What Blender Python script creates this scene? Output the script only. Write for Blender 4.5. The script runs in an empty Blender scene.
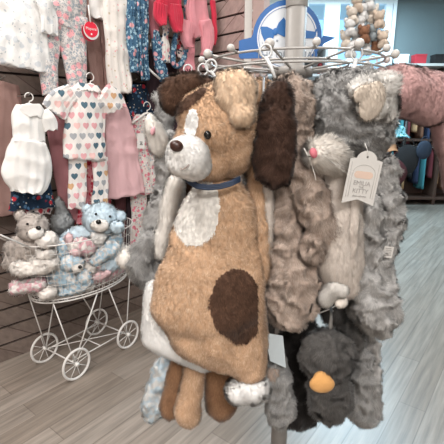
import bpy, math, random
import numpy as np
from mathutils import Vector, Matrix, Euler
random.seed(4); RNG = np.random.default_rng(7)
sc = bpy.context.scene
C = sc.collection
PI = math.pi

# ------------------------------------------------------------------ camera
FPX = 400.0; PITCH = math.radians(14); EYE = Vector((0, 0, 1.45))
cam_d = bpy.data.cameras.new('camera'); cam = bpy.data.objects.new('camera', cam_d); C.objects.link(cam)
cam.location = EYE; cam.rotation_euler = (PI/2 - PITCH, 0, 0)
cam_d.sensor_width = 36; cam_d.lens = FPX/444*36; cam_d.clip_start = .05
sc.camera = cam
sc.view_settings.view_transform = 'Standard'; sc.view_settings.look = 'None'
sc.view_settings.gamma = 1; sc.view_settings.use_curve_mapping = False
sc.view_settings.exposure = 0.12

def ray(px, py):
    r = (px-222)/FPX; u = (222-py)/FPX
    return Vector((r, math.cos(PITCH)+math.sin(PITCH)*u, -math.sin(PITCH)+math.cos(PITCH)*u))
def PY(px, py, Y):                      # where the sight line meets the upright plane at distance Y
    d = ray(px, py); return EYE + d*(Y/d.y)
def PZ(px, py, z):
    d = ray(px, py); return EYE + d*((z-EYE.z)/d.z)
def proj(V):
    V = np.asarray(V, float); y = V[:, 1]; z = V[:, 2]-EYE.z
    f = y*math.cos(PITCH) - z*math.sin(PITCH); u = y*math.sin(PITCH)+z*math.cos(PITCH)
    return 222+FPX*V[:, 0]/f, 222-FPX*u/f
# left wall frame
WT = math.radians(46); U = Vector((math.cos(WT), math.sin(WT), 0)); N = Vector((U.y, -U.x, 0)); W0 = Vector((-.846, 2.75, 0))
CORNER = W0 + U*.87
def PW(px, py, b):                      # sight line meets the plane b metres out from the left wall
    d = ray(px, py); o = W0 + N*b
    t = (o-EYE).dot(N)/d.dot(N); return EYE + d*t
def zdep(p): return (p-EYE).dot(Vector((0, math.cos(PITCH), -math.sin(PITCH))))

# ------------------------------------------------------------------ materials
def lin(c):
    if isinstance(c, str): c = [int(c[i:i+2], 16) for i in (0, 2, 4)]
    return tuple(((v/255)/12.92 if v/255 <= .04045 else ((v/255+.055)/1.055)**2.4) for v in c[:3]) + (1,)
LIN = lin
class NT:
    def __init__(s, name):
        s.m = bpy.data.materials.new(name); s.m.use_nodes = True; s.t = s.m.node_tree; s.n = s.t.nodes
        s.b = s.n['Principled BSDF']
    def node(s, typ, **kw):
        n = s.n.new(typ)
        for k, v in kw.items():
            if k.startswith('i_'):
                key = k[2:]; key = int(key) if key.isdigit() else key.replace('_', ' ')
                if hasattr(v, 'links') or isinstance(v, bpy.types.NodeSocket): s.t.links.new(v, n.inputs[key])
                else: n.inputs[key].default_value = v
            else: setattr(n, k, v)
        return n
    def link(s, a, b): s.t.links.new(a, b)
    def math(s, op, a, b=0.0, c=None):
        n = s.n.new('ShaderNodeMath'); n.operation = op
        for i, v in enumerate((a, b) + ((c,) if c is not None else ())):
            if isinstance(v, bpy.types.NodeSocket): s.link(v, n.inputs[i])
            else: n.inputs[i].default_value = v
        return n.outputs[0]
    def mix(s, f, a, b):
        n = s.n.new('ShaderNodeMix'); n.data_type = 'RGBA'
        for k, v in ((0, f), (6, a), (7, b)):
            if isinstance(v, bpy.types.NodeSocket): s.link(v, n.inputs[k])
            else: n.inputs[k].default_value = v
        return n.outputs[2]
    def setc(s, v): 
        if isinstance(v, bpy.types.NodeSocket): s.link(v, s.b.inputs['Base Color'])
        else: s.b.inputs['Base Color'].default_value = v
_mc = {}
def plain(name, c, rough=.6, metal=0, bump=0, bs=200, sheen=0):
    if name in _mc: return _mc[name]
    t = NT(name); c = lin(c)
    no = t.node('ShaderNodeTexNoise', i_Scale=bs*.3); tc = t.node('ShaderNodeTexCoord'); t.link(tc.outputs['Object'], no.inputs['Vector'])
    t.setc(t.mix(no.outputs[0], tuple(v*.93 for v in c[:3])+(1,), tuple(min(1, v*1.05) for v in c[:3])+(1,)))
    t.b.inputs['Roughness'].default_value = rough; t.b.inputs['Metallic'].default_value = metal
    if sheen: t.b.inputs['Sheen Weight'].default_value = sheen
    if bump:
        n2 = t.node('ShaderNodeTexNoise', i_Scale=bs); t.link(tc.outputs['Object'], n2.inputs['Vector'])
        bp = t.node('ShaderNodeBump', i_Strength=bump, i_Distance=.002, i_Height=n2.outputs[0]); t.link(bp.outputs[0], t.b.inputs['Normal'])
    _mc[name] = t.m; return t.m
def furmat(name, c0, c1, c2=None, sc2=25., th=.5, w=.1):
    """c0..c1 varies strand to strand, c2 = a second dye in soft blotches"""
    if name in _mc: return _mc[name]
    lin = lambda c: tuple(v**(.74+.24*max(0, 1-sum(LIN(c)[:3])/1.0)) for v in LIN(c)[:3]) + (1,)   # colours lifted to offset the shade strands cast on each other
    t = NT(name); fv = t.node('ShaderNodeAttribute', attribute_name='fv')
    col = t.mix(fv.outputs['Fac'], lin(c0), lin(c1))
    if c2:
        tc = t.node('ShaderNodeTexCoord'); no = t.node('ShaderNodeTexNoise', i_Scale=sc2, i_Detail=1.); t.link(tc.outputs['Object'], no.inputs['Vector'])
        mr = t.node('ShaderNodeMapRange', i_1=th-w, i_2=th+w, i_0=no.outputs[0]); col = t.mix(mr.outputs[0], col, lin(c2))
    t.setc(col)
    fn = t.node('ShaderNodeAttribute', attribute_name='fn')
    vt = t.node('ShaderNodeVectorTransform', vector_type='NORMAL', convert_from='OBJECT', convert_to='WORLD', i_0=fn.outputs['Vector'])
    t.link(vt.outputs[0], t.b.inputs['Normal'])
    t.b.inputs['Roughness'].default_value = .85; t.b.inputs['Sheen Weight'].default_value = .15
    t.b.inputs['Specular IOR Level'].default_value = .2
    _mc[name] = t.m; return t.m
def obj_xz(t, s=1.):
    tc = t.node('ShaderNodeTexCoord'); sp = t.node('ShaderNodeSeparateXYZ', i_0=tc.outputs['Object'])
    return t.math('MULTIPLY', sp.outputs[0], s), t.math('MULTIPLY', sp.outputs[2], s), tc
def cloth_finish(t, rough=.85):
    tc = t.node('ShaderNodeTexCoord'); n2 = t.node('ShaderNodeTexNoise', i_Scale=35., i_Detail=3.); t.link(tc.outputs['Object'], n2.inputs['Vector'])
    bp = t.node('ShaderNodeBump', i_Strength=.35, i_Distance=.01, i_Height=n2.outputs[0]); t.link(bp.outputs[0], t.b.inputs['Normal'])
    t.b.inputs['Roughness'].default_value = rough; t.b.inputs['Specular IOR Level'].default_value = .2
def heartmat(name):
    if name in _mc: return _mc[name]
    t = NT(name); x, z, tc = obj_xz(t, 1/.053)
    z = t.math('MULTIPLY', z, .92)
    row = t.math('FLOOR', z); par = t.math('MULTIPLY', t.math('MODULO', t.math('ABSOLUTE', row), 2.), .5)
    x = t.math('ADD', x, par)
    cx = t.math('FLOOR', x); fx = t.math('MULTIPLY', t.math('SUBTRACT', t.math('SUBTRACT', x, cx), .5), .84); fz = t.math('SUBTRACT', t.math('SUBTRACT', z, row), .45)
    ax = t.math('ABSOLUTE', fx)
    q = t.math('SUBTRACT', fz, t.math('MULTIPLY', t.math('SQRT', ax), .38))
    d = t.math('ADD', t.math('MULTIPLY', fx, fx), t.math('MULTIPLY', q, q))
    inside = t.math('LESS_THAN', d, .088)
    cv = t.node('ShaderNodeCombineXYZ', i_0=cx, i_1=row); wn = t.node('ShaderNodeTexWhiteNoise', i_Vector=cv.outputs[0])
    rp = t.node('ShaderNodeValToRGB', i_0=wn.outputs['Value']); rp.color_ramp.interpolation = 'CONSTANT'
    cols = [(0, '55707f'), (.22, 'e6abb0'), (.45, 'a9abb0'), (.66, 'd6ab84'), (.84, 'f0c6c2')]
    e = rp.color_ramp.elements; e[0].position = 0; e[0].color = lin(cols[0][1]); e[1].position = .22; e[1].color = lin(cols[1][1])
    for p_, c_ in cols[2:]: k = e.new(p_); k.color = lin(c_)
    t.setc(t.mix(inside, lin('ece6e2'), rp.outputs[0])); cloth_finish(t)
    _mc[name] = t.m; return t.m
def floral(name, base, spots, dis=.4, seed=0.):
    """spots: (colour, scale, radius) rosettes laid over a base cloth"""
    if name in _mc: return _mc[name]
    t = NT(name); tc = t.node('ShaderNodeTexCoord'); col = lin(base)
    for i, (c, s, r) in enumerate(spots):
        mp = t.node('ShaderNodeMapping', i_Location=(seed+i*3.1, i*1.7, i*5.3)); t.link(tc.outputs['Object'], mp.inputs['Vector'])
        no = t.node('ShaderNodeTexNoise', i_Scale=s*1.5); t.link(mp.outputs[0], no.inputs['Vector'])
        ad = t.node('ShaderNodeVectorMath', operation='MULTIPLY_ADD'); t.link(no.outputs['Color'], ad.inputs[0]); ad.inputs[1].default_value = (dis/s,)*3; t.link(mp.outputs[0], ad.inputs[2])
        vo = t.node('ShaderNodeTexVoronoi', i_Scale=s); t.link(ad.outputs[0], vo.inputs['Vector'])
        m = t.node('ShaderNodeMapRange', i_0=vo.outputs['Distance'], i_1=r, i_2=r+.08, i_3=1., i_4=0.)
        col = t.mix(m.outputs[0], col, lin(c))
    t.setc(col); cloth_finish(t); _mc[name] = t.m; return t.m
def ribmat(name, c, s=330., c2=None):
    if name in _mc: return _mc[name]
    t = NT(name); tc = t.node('ShaderNodeTexCoord'); wv = t.node('ShaderNodeTexWave', i_Scale=s/6.28, i_Distortion=.6); wv.bands_direction = 'Z'
    t.link(tc.outputs['Object'], wv.inputs['Vector'])
    t.setc(t.mix(wv.outputs['Fac'], lin(c2 or c), lin(c)))
    bp = t.node('ShaderNodeBump', i_Strength=.5, i_Distance=.003, i_Height=wv.outputs['Fac']); t.link(bp.outputs[0], t.b.inputs['Normal'])
    t.b.inputs['Roughness'].default_value = .9; _mc[name] = t.m; return t.m
def woodmat(name, ca, cb, rot, bw=1.1, rh=.14, mortar='4a3f3a', rough=.45, grain=1.):
    t = NT(name); tc = t.node('ShaderNodeTexCoord'); mp = t.node('ShaderNodeMapping', i_Rotation=rot); t.link(tc.outputs['Object'], mp.inputs['Vector'])
    br = t.node('ShaderNodeTexBrick', i_Color1=lin(ca), i_Color2=lin(cb), i_Mortar=lin(mortar), i_Scale=1., i_Mortar_Size=.0025, i_Bias=0.)
    br.inputs['Brick Width'].default_value = bw; br.inputs['Row Height'].default_value = rh
    br.offset = .37; t.link(mp.outputs[0], br.inputs['Vector'])
    m2 = t.node('ShaderNodeMapping', i_Scale=(2.2, 38., 38.)); t.link(mp.outputs[0], m2.inputs['Vector'])
    no = t.node('ShaderNodeTexNoise', i_Scale=1., i_Detail=5., i_Roughness=.6); t.link(m2.outputs[0], no.inputs['Vector'])
    mr = t.node('ShaderNodeMapRange', i_0=no.outputs[0], i_1=.3, i_2=.7, i_3=1-.35*grain, i_4=1+.22*grain)
    vm = t.node('ShaderNodeVectorMath', operation='SCALE'); t.link(br.outputs['Color'], vm.inputs[0]); t.link(mr.outputs[0], vm.inputs['Scale'])
    t.setc(vm.outputs[0]); t.b.inputs['Roughness'].default_value = rough
    bp = t.node('ShaderNodeBump', i_Strength=.2, i_Distance=.002, i_Height=no.outputs[0]); t.link(bp.outputs[0], t.b.inputs['Normal'])
    return t.m
WIRE = plain('white_wire', 'dedad6', .4); WIRE2 = plain('white_plastic', 'e9e6e2', .35)
BLACK = plain('black_gloss', '120d0b', .12); POST = plain('white_post', '8f8b87', .45); RW = plain('rack_wire', 'aaa7a4', .35, .2)
TAGW = plain('tag_card', 'c4c1bd', .7); INK = plain('grey_ink', '96928f', .8)

# ------------------------------------------------------------------ object helpers
def tagit(o, label=None, cat=None, group=None, kind=None):
    if label: o['label'] = label
    if cat: o['category'] = cat
    if group: o['group'] = group
    if kind: o['kind'] = kind
    return o
def thing(name, label, cat, loc, rz=0., group=None):
    o = bpy.data.objects.new(name, None); o.empty_display_size = .02; C.objects.link(o)
    o.location = loc; o.rotation_euler = (0, 0, rz); tagit(o, label, cat, group); o['_m'] = 0
    del o['_m']; return o
def wmat(o):
    return Matrix.Translation(o.location) @ o.rotation_euler.to_matrix().to_4x4() if o is not None else Matrix.Identity(4)
def link(name, V, F, mat, parent=None, smooth=True, world=True, attrs=None, label=None):
    """V in world coordinates (default); stored in the local frame of the thing at the top"""
    V = np.asarray(V, float).reshape(-1, 3)
    top = parent
    while top is not None and top.parent is not None: top = top.parent
    if world and top is not None:
        mi = np.array(wmat(top).inverted()); V = V @ mi[:3, :3].T + mi[:3, 3]
        if attrs and 'fn' in attrs: attrs['fn'] = attrs['fn'] @ mi[:3, :3].T
    me = bpy.data.meshes.new(name)
    if isinstance(F, np.ndarray):
        k = F.shape[1]; me.vertices.add(len(V)); me.vertices.foreach_set('co', V.ravel())
        me.loops.add(F.size); me.loops.foreach_set('vertex_index', F.ravel().astype(np.int32))
        me.polygons.add(len(F)); me.polygons.foreach_set('loop_start', np.arange(0, F.size, k, dtype=np.int32))
        me.polygons.foreach_set('loop_total', np.full(len(F), k, np.int32)); me.update(calc_edges=True)
    else:
        me.from_pydata(V.tolist(), [], F); me.update()
    if smooth: me.polygons.foreach_set('use_smooth', np.ones(len(me.polygons), bool))
    if attrs:
        a = me.attributes.new('fn', 'FLOAT_VECTOR', 'POINT'); a.data.foreach_set('vector', np.ascontiguousarray(attrs['fn'], dtype=np.float32).ravel())
        a = me.attributes.new('fv', 'FLOAT', 'POINT'); a.data.foreach_set('value', np.ascontiguousarray(attrs['fv'], dtype=np.float32))
    me.materials.append(mat)
    o = bpy.data.objects.new(name, me); C.objects.link(o)
    if parent is not None: o.parent = parent
    if label: o['label'] = label
    return o
class MB:
    def __init__(s): s.V = []; s.F = []
    def add(s, V, F):
        k = len(s.V); s.V += [tuple(v) for v in V]; s.F += [tuple(i+k for i in f) for f in F]; return s
    def box(s, c, h, M=None):
        v = [Vector((x*h[0], y*h[1], z*h[2])) for x in (-1, 1) for y in (-1, 1) for z in (-1, 1)]
        if M is not None: v = [M @ q for q in v]
        v = [q+Vector(c) for q in v]
        return s.add(v, [(0, 1, 3, 2), (4, 6, 7, 5), (0, 4, 5, 1), (2, 3, 7, 6), (0, 2, 6, 4), (1, 5, 7, 3)])
    def tube(s, pts, r, n=8, closed=False):
        pts = [Vector(p) for p in pts]; m = len(pts); V = []; prev = None
        rr = r if isinstance(r, (list, tuple)) else [r]*m
        for i, p in enumerate(pts):
            a = pts[(i-1) % m] if closed or i > 0 else p; b = pts[(i+1) % m] if closed or i < m-1 else p
            t = (b-a).normalized()
            if prev is None: x = t.orthogonal().normalized()
            else: x = (prev - t*prev.dot(t)).normalized()
            prev = x; y = t.cross(x)
            for k in range(n):
                th = 2*PI*k/n; V.append(p+(x*math.cos(th)+y*math.sin(th))*rr[i])
        F = []
        for i in range(m if closed else m-1):
            j = (i+1) % m
            for k in range(n): F.append((i*n+k, i*n+(k+1) % n, j*n+(k+1) % n, j*n+k))
        if not closed: F.append(tuple(range(n))[::-1]); F.append(tuple((m-1)*n+k for k in range(n)))
        return s.add(V, F)
    def ball(s, c, r, n=12, M=None):
        if not isinstance(r, (tuple, list)): r = (r, r, r)
        V = []; F = []
        for i in range(n//2+1):
            ph = PI*i/(n//2)
            for k in range(n):
                th = 2*PI*k/n; q = Vector((r[0]*math.sin(ph)*math.cos(th), r[1]*math.sin(ph)*math.sin(th), r[2]*math.cos(ph)))
                if M is not None: q = M @ q
                V.append(Vector(c)+q)
        for i in range(n//2):
            for k in range(n): F.append((i*n+k, (i+1)*n+k, (i+1)*n+(k+1) % n, i*n+(k+1) % n))
        return s.add(V, F)
    def prism(s, poly, o, ex, ey, ez, t):      # outline (x,y) in the frame ex,ey, thickness t along ez
        n = len(poly); V = [o+ex*x+ey*y for x, y in poly] + [o+ex*x+ey*y+ez*t for x, y in poly]
        return s.add(V, [tuple(range(n))[::-1], tuple(range(n, 2*n))] + [(i, (i+1) % n, n+(i+1) % n, n+i) for i in range(n)])
    def build(s, name, mat, parent=None, smooth=True, label=None): return link(name, s.V, s.F, mat, parent, smooth, label=label)
def circ(c, ax, ay, n=48, a0=0, a1=2*PI, closed=True):
    m = n if closed else n+1
    return [Vector(c)+ax*math.cos(a0+(a1-a0)*i/n)+ay*math.sin(a0+(a1-a0)*i/n) for i in range(m)]
X, Yv, Z = Vector((1, 0, 0)), Vector((0, 1, 0)), Vector((0, 0, 1))
def text(name, body, size, o, ex, ey, mat, parent, align='CENTER', depth=.0004):
    cu = bpy.data.curves.new('t', 'FONT'); cu.body = body; cu.size = size; cu.align_x = align; cu.align_y = 'CENTER'; cu.extrude = depth; cu.resolution_u = 2
    to = bpy.data.objects.new('t', cu); C.objects.link(to); dg = bpy.context.evaluated_depsgraph_get(); dg.update()
    me = bpy.data.meshes.new_from_object(to.evaluated_get(dg)); ez = ex.cross(ey)
    V = [o+ex*v.co.x+ey*v.co.y+ez*v.co.z for v in me.vertices]; F = [tuple(p.vertices) for p in me.polygons]
    bpy.data.objects.remove(to); bpy.data.meshes.remove(me)
    return link(name, V, F, mat, parent, smooth=False)

# ------------------------------------------------------------------ noise + plush builder
TAB = RNG.random(4096)
def vn(p, seed=0):
    i = np.floor(p).astype(np.int64); f = p-i; f = f*f*(3-2*f); out = 0
    for dx in (0, 1):
        for dy in (0, 1):
            for dz in (0, 1):
                h = ((i[:, 0]+dx)*73856093) ^ ((i[:, 1]+dy)*19349663) ^ ((i[:, 2]+dz)*83492791) ^ (seed*2654435761 % 99991)
                w = (f[:, 0] if dx else 1-f[:, 0])*(f[:, 1] if dy else 1-f[:, 1])*(f[:, 2] if dz else 1-f[:, 2])
                out = out + w*TAB[h & 4095]
    return out
def vnv(p, seed=0): return np.stack([vn(p, seed+11), vn(p, seed+23), vn(p, seed+37)], 1)*2-1

def E(px, py, Y, rx, ry, rd, rot=0, yaw=0):
    """ellipsoid seen centred at (px,py) at distance Y; rx, ry in photo pixels, rd metres deep"""
    p = PY(px, py, Y); s = zdep(p)/FPX
    return [p, Vector((rx*s, rd, ry*s)), rot, yaw]
def CH(*es):
    out = []
    for a, b in zip(es[:-1], es[1:]):
        n = max(3, int((a[0]-b[0]).length/(min(min(a[1]), min(b[1]))*.45))); n = min(n, 14)
        for i in range(n+1):
            t = i/n; out.append([a[0].lerp(b[0], t), a[1].lerp(b[1], t), a[2]*(1-t)+b[2]*t, a[3]*(1-t)+b[3]*t])
    return out
import bmesh
def blob(prims, vox=.006, smooth=5, seed=0, lump=(), zclip=None):
    bm = bmesh.new()
    for c, r, rot, yaw in prims:
        M = Matrix.Translation(c) @ Matrix.Rotation(math.radians(yaw), 4, 'Z') @ Matrix.Rotation(math.radians(rot), 4, 'Y') @ Matrix.Diagonal((r.x, r.y, r.z, 1))
        bmesh.ops.create_icosphere(bm, subdivisions=3, radius=1, matrix=M)
    me = bpy.data.meshes.new('b'); bm.to_mesh(me); bm.free()
    o = bpy.data.objects.new('b', me); C.objects.link(o)
    md = o.modifiers.new('r', 'REMESH'); md.mode = 'VOXEL'; md.voxel_size = vox
    ms = o.modifiers.new('s', 'SMOOTH'); ms.iterations = smooth; ms.factor = .5
    mt = o.modifiers.new('t', 'TRIANGULATE')
    dg = bpy.context.evaluated_depsgraph_get(); dg.update()
    m2 = bpy.data.meshes.new_from_object(o.evaluated_get(dg))
    nv = len(m2.vertices); V = np.empty(nv*3); m2.vertices.foreach_get('co', V); V = V.reshape(-1, 3)
    F = np.empty(len(m2.polygons)*3, np.int32); m2.polygons.foreach_get('vertices', F); F = F.reshape(-1, 3)
    bpy.data.objects.remove(o); bpy.data.meshes.remove(me); bpy.data.meshes.remove(m2)
    for k, (amp, size, kind) in enumerate(lump):
        Nn = vnorm(V, F); q = V/size + seed*3.3
        n = vn(q + .6*vnv(q*.7, seed+k), seed+k)*2-1
        if kind == 'ridge': n = 1-2*np.sqrt(np.abs(n)+1e-6)
        if kind == 'fold':                       # long vertical folds
            q = V/np.array([size, size, size*4]) + seed; n = vn(q, seed+k)*2-1
        V = V + Nn*(amp*n)[:, None]
    return V, F
def vnorm(V, F):
    fn = np.cross(V[F[:, 1]]-V[F[:, 0]], V[F[:, 2]]-V[F[:, 0]]); Nn = np.zeros_like(V)
    for k in range(3): np.add.at(Nn, F[:, k], fn)
    return Nn/np.maximum(np.linalg.norm(Nn, axis=1), 1e-12)[:, None]
def furpart(name, parent, VF, mat, dens=120000, ln=.007, wd=.0009, lean=.7, mess=.5, clump=.018, mask=None, keep=None, off=0., seed=1, flow=(0, 0, -1), label=None, push=0.):
    """one mesh = skin surface + its pile of fine strands"""
    V, F = VF; Nn = vnorm(V, F)
    if keep is not None:
        kf = keep(V[F].mean(1)); F = F[kf]; used = np.unique(F); re = np.zeros(len(V), int); re[used] = np.arange(len(used))
        V = V[used]; Nn = Nn[used]; F = re[F]
    V = V + Nn*off
    tri = V[F]; ar = .5*np.linalg.norm(np.cross(tri[:, 1]-tri[:, 0], tri[:, 2]-tri[:, 0]), axis=1)
    # thin out the strands on faces turned well away from the aisle side
    fN = Nn[F].mean(1); n = int(ar.sum()*dens); rng = np.random.default_rng(seed+91)
    fi = rng.choice(len(F), n, p=ar/ar.sum()); r1 = np.sqrt(rng.random(n)); r2 = rng.random(n)
    w = np.stack([1-r1, r1*(1-r2), r1*r2], 1); P = (tri[fi]*w[:, :, None]).sum(1); Q = (Nn[F[fi]]*w[:, :, None]).sum(1)
    Q /= np.linalg.norm(Q, axis=1)[:, None]+1e-9
    if mask is not None:
        ok = ~mask(P); P = P[ok]; Q = Q[ok]; n = len(P)
    g = np.array(flow, float)+vnv(P/clump, seed)*mess*2.2 + rng.normal(size=(n, 3))*mess*.35
    g -= Q*(g*Q).sum(1)[:, None]
    D = Q + g*lean; D /= np.linalg.norm(D, axis=1)[:, None]
    L = ln*(.6+.7*rng.random(n)); S = np.cross(D, Q); S /= np.linalg.norm(S, axis=1)[:, None]+1e-9; S = S+.45*np.cross(D, rng.normal(size=(n, 3))); S /= np.linalg.norm(S, axis=1)[:, None]+1e-9
    B = P - Q*.001; m = P + D*(L*.55)[:, None]; D2 = D+g*.5; D2 /= np.linalg.norm(D2, axis=1)[:, None]; T = m + D2*(L*.5)[:, None]
    wd2 = wd*.5; SV = np.stack([B-S*wd2, B+S*wd2, m-S*wd2*.8, m+S*wd2*.8, T], 1).reshape(-1, 3)
    k = (np.arange(n)*5)[:, None]+len(V)
    SF = np.concatenate([k+np.array([[0, 3, 1]]), k+np.array([[0, 2, 3]]), k+np.array([[2, 4, 3]])], 0)
    fnn = Q + D*.12 ; fnn /= np.linalg.norm(fnn, axis=1)[:, None]
    fvs = np.clip(.5+rng.normal(size=n)*.22 + (vn(P/(clump*.8), seed+5)-.5)*.5, 0, 1)
    at = dict(fn=np.concatenate([Nn, np.repeat(fnn, 5, 0)]), fv=np.concatenate([np.full(len(V), .3), np.repeat(fvs, 5)]))
    return link(name, np.concatenate([V, SV]), np.concatenate([F, SF]).astype(np.int32), mat, parent, attrs=at, label=label)
def inell(cx, cy, rx, ry, rot=0, front=None, wob=0.):
    c, s = math.cos(math.radians(rot)), math.sin(math.radians(rot))
    def f(P):
        px, py = proj(P); dx, dy = px-cx, py-cy; a = (dx*c+dy*s)/rx; b = (-dx*s+dy*c)/ry
        r = np.sqrt(a*a+b*b) + (wob*(vn(P/.02, 3)-.5) if wob else 0)
        m = r < 1
        if front is not None: m &= P[:, 1] < front
        return m
    return f
def surf(VF, px, py, out=.0):
    V = VF[0]; x, y = proj(V); d = (x-px)**2+(y-py)**2; c = V[d < max(2.0, np.sort(d)[6])]; q = PY(px, py, float(c[:, 1].min())-out); return q
def ballpart(name, parent, c, r, mat, M=None, label=None): return MB().ball(c, r, 16, M).build(name, mat, parent, label=label)

# ================================================================== SETTING
FLOORM = woodmat('floor_planks', '998e84', '887c71', (0, 0, math.radians(-52)), 1.25, .13, '7a6f66', .3, 1.)
fl = MB(); fl.add([(-6, -4, 0), (7, -4, 0), (7, 9, 0), (-6, 9, 0), (-6, -4, -.1), (7, -4, -.1), (7, 9, -.1), (-6, 9, -.1)], [(0, 1, 2, 3), (7, 6, 5, 4)])
tagit(fl.build('floor', FLOORM, smooth=False), kind='structure')
CEIL = 3.5
ce = MB(); ce.add([(-6, -4, CEIL), (7, -4, CEIL), (7, 9, CEIL), (-6, 9, CEIL)], [(3, 2, 1, 0)])
tagit(ce.build('ceiling', plain('ceiling_paint', 'dcdad6', .9), smooth=False), kind='structure')
def slatwall(name, a, b, mat_p, mat_g, inward):
    d = (b-a); L = d.length; d.normalize(); M = Matrix((d, inward, Z)).transposed()
    g = MB(); z = .0; sp = .115
    mid = (a+b)/2
    back = MB().box(mid+Z*CEIL/2-inward*.03, (L/2, .012, CEIL/2), M)
    while z < CEIL:
        h = min(sp-.014, CEIL-z); g.box(mid+Z*(z+h/2)-inward*.009, (L/2, .009, h/2), M); z += sp
    me = g.build(name, mat_p, smooth=False); me.data.materials.append(mat_g)
    # groove liner in the same mesh
    k = len(me.data.vertices); V = g.V+back.V; F = g.F+[tuple(i+k for i in f) for f in back.F]
    nm = bpy.data.meshes.new(name); nm.from_pydata([tuple(v) for v in V], [], F); nm.materials.append(mat_p); nm.materials.append(mat_g)
    for i, p in enumerate(nm.polygons): p.material_index = 0 if i < len(g.F) else 1
    me.data = nm; tagit(me, kind='structure'); return me
SLAT = woodmat('slatwall_shaded', '7d6e66', '685a52', (math.radians(90), 0, math.radians(-46)), 1.6, .115, '54433d', .55, .7)  # slat wood darkened in colour for the shade of the clothes
SLAT2 = woodmat('slatwall_lit', 'b9a39d', 'a8918c', (math.radians(90), 0, math.radians(44)), 1.6, .115, '7d6862', .55, .6)  # same slat wood in its lit tone
GROOVE = plain('groove_shadow', '2e2320', .8)
LW0 = CORNER - U*6.0
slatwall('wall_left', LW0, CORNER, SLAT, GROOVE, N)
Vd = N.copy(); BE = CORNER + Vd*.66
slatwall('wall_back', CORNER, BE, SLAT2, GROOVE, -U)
def wall(name, a, b, inward, mat, z0=0, z1=CEIL, th=.05):
    d = b-a; L = d.length; d.normalize(); M = Matrix((d, inward, Z)).transposed()
    return tagit(MB().box((a+b)/2+Z*(z0+z1)/2-inward*th, (L/2, th, (z1-z0)/2), M).build(name, mat, smooth=False), kind='structure')
PAINT = plain('wall_paint', 'd9d6d2', .85); GREYP = plain('grey_paint', '6f7a7c', .8)
tm = MB(); tm.box(BE+U*.02+Vd*.02+Z*CEIL/2, (.045, .03, CEIL/2), Matrix((Vd, U, Z)).transposed())
tagit(tm.build('trim_1', plain('trim_paint', 'c6b0aa', .6), smooth=False), kind='structure')
FY = 7.6
wall('wall_side', BE+Vector((.02, .03, 0)), Vector((.20, FY, 0)), Vector((1, 0, 0)), PAINT)
wall('wall_rear', Vector((-4.6, -3.4, 0)), Vector((6, -3.4, 0)), Vector((0, 1, 0)), PAINT)
wall('wall_corner', LW0, Vector((LW0.x, -3.4, 0)), Vector((1, 0, 0)), PAINT)
wall('wall_right', Vector((6, -3.4, 0)), Vector((6, FY, 0)), Vector((-1, 0, 0)), PAINT)
# far wall: glazed between x0 and x1
def farx(px): return PY(px, 60, FY).x
xa, xb = farx(303), farx(391)
wall('wall_far_left', Vector((.1, FY, 0)), Vector((xa, FY, 0)), Vector((0, -1, 0)), PAINT)
wall('wall_far_right', Vector((xb, FY, 0)), Vector((6, FY, 0)), Vector((0, -1, 0)), GREYP)
wall('wall_far_sill', Vector((xa, FY, 0)), Vector((xb, FY, 0)), Vector((0, -1, 0)), PAINT, 0, .5)
FR = plain('window_frame_white', 'eef1f3', .4)
glass = NT('window_glass'); glass.b.inputs['Transmission Weight'].default_value = 1; glass.b.inputs['Roughness'].default_value = 0; glass.b.inputs['IOR'].default_value = 1.02; glass.b.inputs['Base Color'].default_value = (.93, .98, 1, 1)
edges = [farx(p) for p in (303, 325, 349, 384)] + [xb]
for i in range(4):
    x0, x1 = edges[i], edges[i+1]; w = .07 if i else .16; f = MB(); zc = (CEIL+.5)/2; hh = (CEIL-.5)/2
    wl = .20 if i == 1 else .05
    f.box((x0+wl/2, FY, zc), (wl/2, .05, hh)); f.box((x1-.03, FY, zc), (.03, .05, hh))
    f.box(((x0+x1)/2, FY, .54), ((x1-x0)/2, .049, .04)); f.box(((x0+x1)/2, FY, CEIL-.04), ((x1-x0)/2, .049, .04))
    if i == 3: f.box(((x0+x1)/2, FY, 2.4), ((x1-x0)/2, .049, .03))
    if i != 1: pass
    wn = tagit(f.build('window_%d' % (i+1), FR, smooth=False), kind='structure')
    MB().box(((x0+x1)/2, FY+.03, zc), ((x1-x0)/2-.005, .003, hh-.02)).build('pane', glass.m, wn, smooth=False)

# ================================================================== DISPLAY RACK
RC = Vector((.195, 1.15, 0)); RR = .228; RZ = 1.605; LZ = .98
KNB = plain('knob_plastic', 'c4c0bc', .4); STRAP = plain('strap_plastic', 'cfd0d0', .3)
rack = thing('display_rack', 'white wire spinner rack with round post and hoops the plush animals hang from', 'display rack', RC)
MB().tube([RC+Z*.02, RC+Z*2.05], .027, 32).build('post', POST, rack)
MB().tube([RC, RC+Z*.02, RC+Z*.035], [.24, .24, .05], 48).build('base', POST, rack)
MB().tube([RC+Z*(RZ-.035), RC+Z*(RZ-.012)], .05, 40).tube([RC+Z*1.74, RC+Z*1.742, RC+Z*2.05], .0285, 32).build('collar', POST, rack)
for nm, z, r in (('hoop', RZ, RR), ('hoop', RZ-.028, RR+.006), ('inner_hoop', RZ-.008, RR*.62), ('hoop', LZ, RR-.03)):
    MB().tube(circ(RC+Z*z, X*r, Yv*r, 72), .0028, 8, True).build(nm, RW, rack)
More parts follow.
